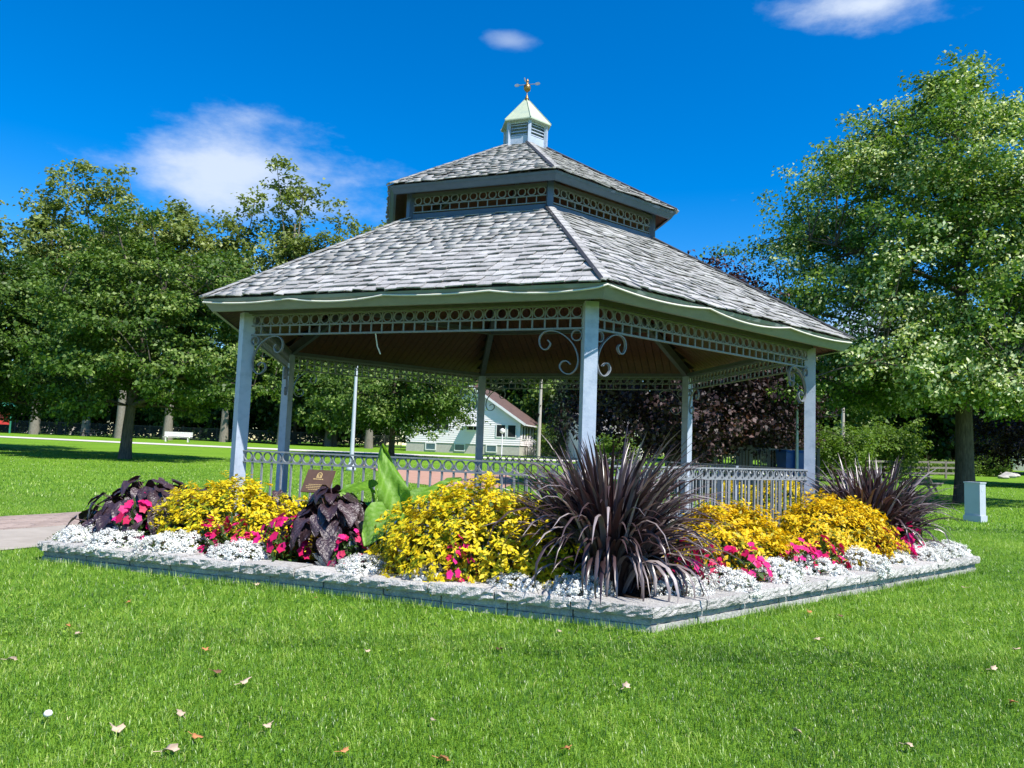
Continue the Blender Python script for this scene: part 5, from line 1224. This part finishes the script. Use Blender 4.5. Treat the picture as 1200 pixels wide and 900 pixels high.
def utility(u, d, h, label, arm=True):
    p = at_dist(u, d); root = empty('utility_pole', p, label, 'utility pole'); mb = MB(); mb.tube([p-Vector((0, 0, .2)), p+Vector((.05, 0, h))], [.19, .12], 10); mb.build('pole', 'pole_wood', root)
    t = p+Vector((0, 0, h-.6))
    if not arm: return t
    mb = MB(); mb.bar(t-Vector((1.1, .2, 0)), t+Vector((1.1, -.2, 0)), .1, .12); mb.build('crossarm', 'pole_wood', root)
    for x in (-.95, -.4, .4, .95): mb = MB(); mb.lathe(t+Vector((x, -.02*x, .06)), [(.03, 0), (.06, .05), (.04, .12), (.06, .17), (.02, .2)], 8); mb.build('insulator', 'foundation', root)
    return t
t1 = utility(631, 72, 8.6, 'pale wooden utility pole right of the white house'); t2 = utility(987, 58, 5.0, 'short pale utility pole among the bright shrubs', False)
mb = MB(); mb.tube([t1*(1-i/12)+t2*(i/12)-Vector((0, 0, 1.6*4*(i/12)*(1-i/12))) for i in range(13)], .03, 5); o = mb.build('overhead_wire', 'dark_metal'); tag(o, 'sagging dark overhead wire between the two utility poles', 'wire')
# ------------------------------------------------------------------ grey utility box
p = ground_pt(1143, 611); root = empty('utility_box', (p.x, p.y, 0), 'pale blue-grey metal utility box on the lawn before the ash', 'utility box'); rz = R_(38); frb = Frame((p.x, p.y, 0), rz)
mb = MB(); frb.box(mb, -.175, .175, -.175, .175, .14, .94); mb.build('cabinet', 'box_metal', root)
mb = MB(); frb.box(mb, -.20, .20, -.20, .20, -.05, .15); mb.build('base', 'box_metal', root)
mb = MB(); frb.box(mb, -.19, .19, -.19, .19, .935, .965); mb.build('lid', 'box_metal', root)
mb = MB(); frb.box(mb, .176, .21, -.03, .03, .55, .61); mb.build('hasp', 'dark_metal', root)
mb = MB(); frb.box(mb, -.09, .0, -.18, -.174, .74, .80); mb.build('label_plate', 'pole_metal', root)
# ------------------------------------------------------------------ benches, tables, play things
p = at_dist(208, 78); rb = empty('white_bench', p, 'long white slatted bench in front of the black fence', 'bench'); f2 = Frame(p, .05)
for i in range(3): mb = MB(); f2.box(mb, -1.4, 1.4, -.22+i*.15, -.09+i*.15, .44, .48); mb.build('seat_slat', 'bench_white', rb)
for i in range(3): mb = MB(); f2.box(mb, -1.4, 1.4, .26, .30, .55+i*.16, .69+i*.16); mb.build('back_slat', 'bench_white', rb)
for x in (-1.1, 1.1): mb = MB(); f2.box(mb, x-.05, x+.05, -.2, .24, 0, .44); f2.box(mb, x-.05, x+.05, .24, .26, .0, 1.0); mb.build('leg', 'bench_white', rb)
def picnic(loc, rz, label, m):
    rt = empty('picnic_table', loc, label, 'picnic table'); f = Frame(loc, rz)
    for i in range(5): mb = MB(); f.box(mb, -.9, .9, -.37+i*.15, -.24+i*.15, .72, .76); mb.build('top_board', m, rt)
    for s in (-1, 1):
        for i in range(2): mb = MB(); y = s*(.62+i*.15); f.box(mb, -.9, .9, y-.065, y+.065, .42, .46); mb.build('seat_board', m, rt)
    for x in (-.65, .65):
        for s in (-1, 1): mb = MB(); mb.bar(f.p(x, s*.62, 0), f.p(x, s*.22, .72), .05, .10); mb.build('leg', m, rt)
        mb = MB(); mb.bar(f.p(x+.045, -.78, .38), f.p(x+.045, .78, .38), .045, .09); mb.build('cross_brace', m, rt)
picnic(at_dist(1078, 36), .9, 'weathered picnic table in the shade left of the ash trunk', 'weathered_wood')
picnic(at_dist(105, 86), .1, 'dark picnic table before the black fence', 'dark_metal')
p = at_dist(3, 86); pg = empty('play_tower', p, 'red and green playground tower by the far fence', 'play structure')
for dx in (-.8, .8): 
    mb = MB(); mb.tube([p+Vector((dx, 0, 0)), p+Vector((dx, 0, 3.0))], .10, 8); mb.build('post', 'play_green', pg)
mb = MB(); mb.box(p+Vector((0, 0, 1.2)), (1.7, .12, .5)); mb.build('panel', 'play_red', pg); mb = MB(); mb.box(p+Vector((0, 0, 1.95)), (1.2, .12, .6)); mb.build('panel', 'play_red', pg)
mb = MB(); mb.lathe(p+Vector((0, 0, 3.0)), [(1.4, 0), (.1, .9)], 4, False); mb.build('roof', 'play_green', pg)
# rocks at the lawn edge on the right
for i, (u, d, s) in enumerate([(1182, 60, .55), (1190, 62, .4), (1176, 58, .4), (1172, 63, .45)]):
    p = at_dist(u, d); r = random.Random(i); mb = MB(); vs = []
    for v in IV: vs.append(p+Vector((v[0]*s*r.uniform(.8, 1.3), v[1]*s*r.uniform(.8, 1.2), v[2]*s*.6*r.uniform(.8, 1.2)+s*.25)))
    mb.add(vs, [tuple(f) for f in IF]); o = mb.build('rock', 'rock', None, p); tag(o, 'pale boulder beside the small rounded shrub at the lawn edge', 'rock', 'boulders at the lawn edge')
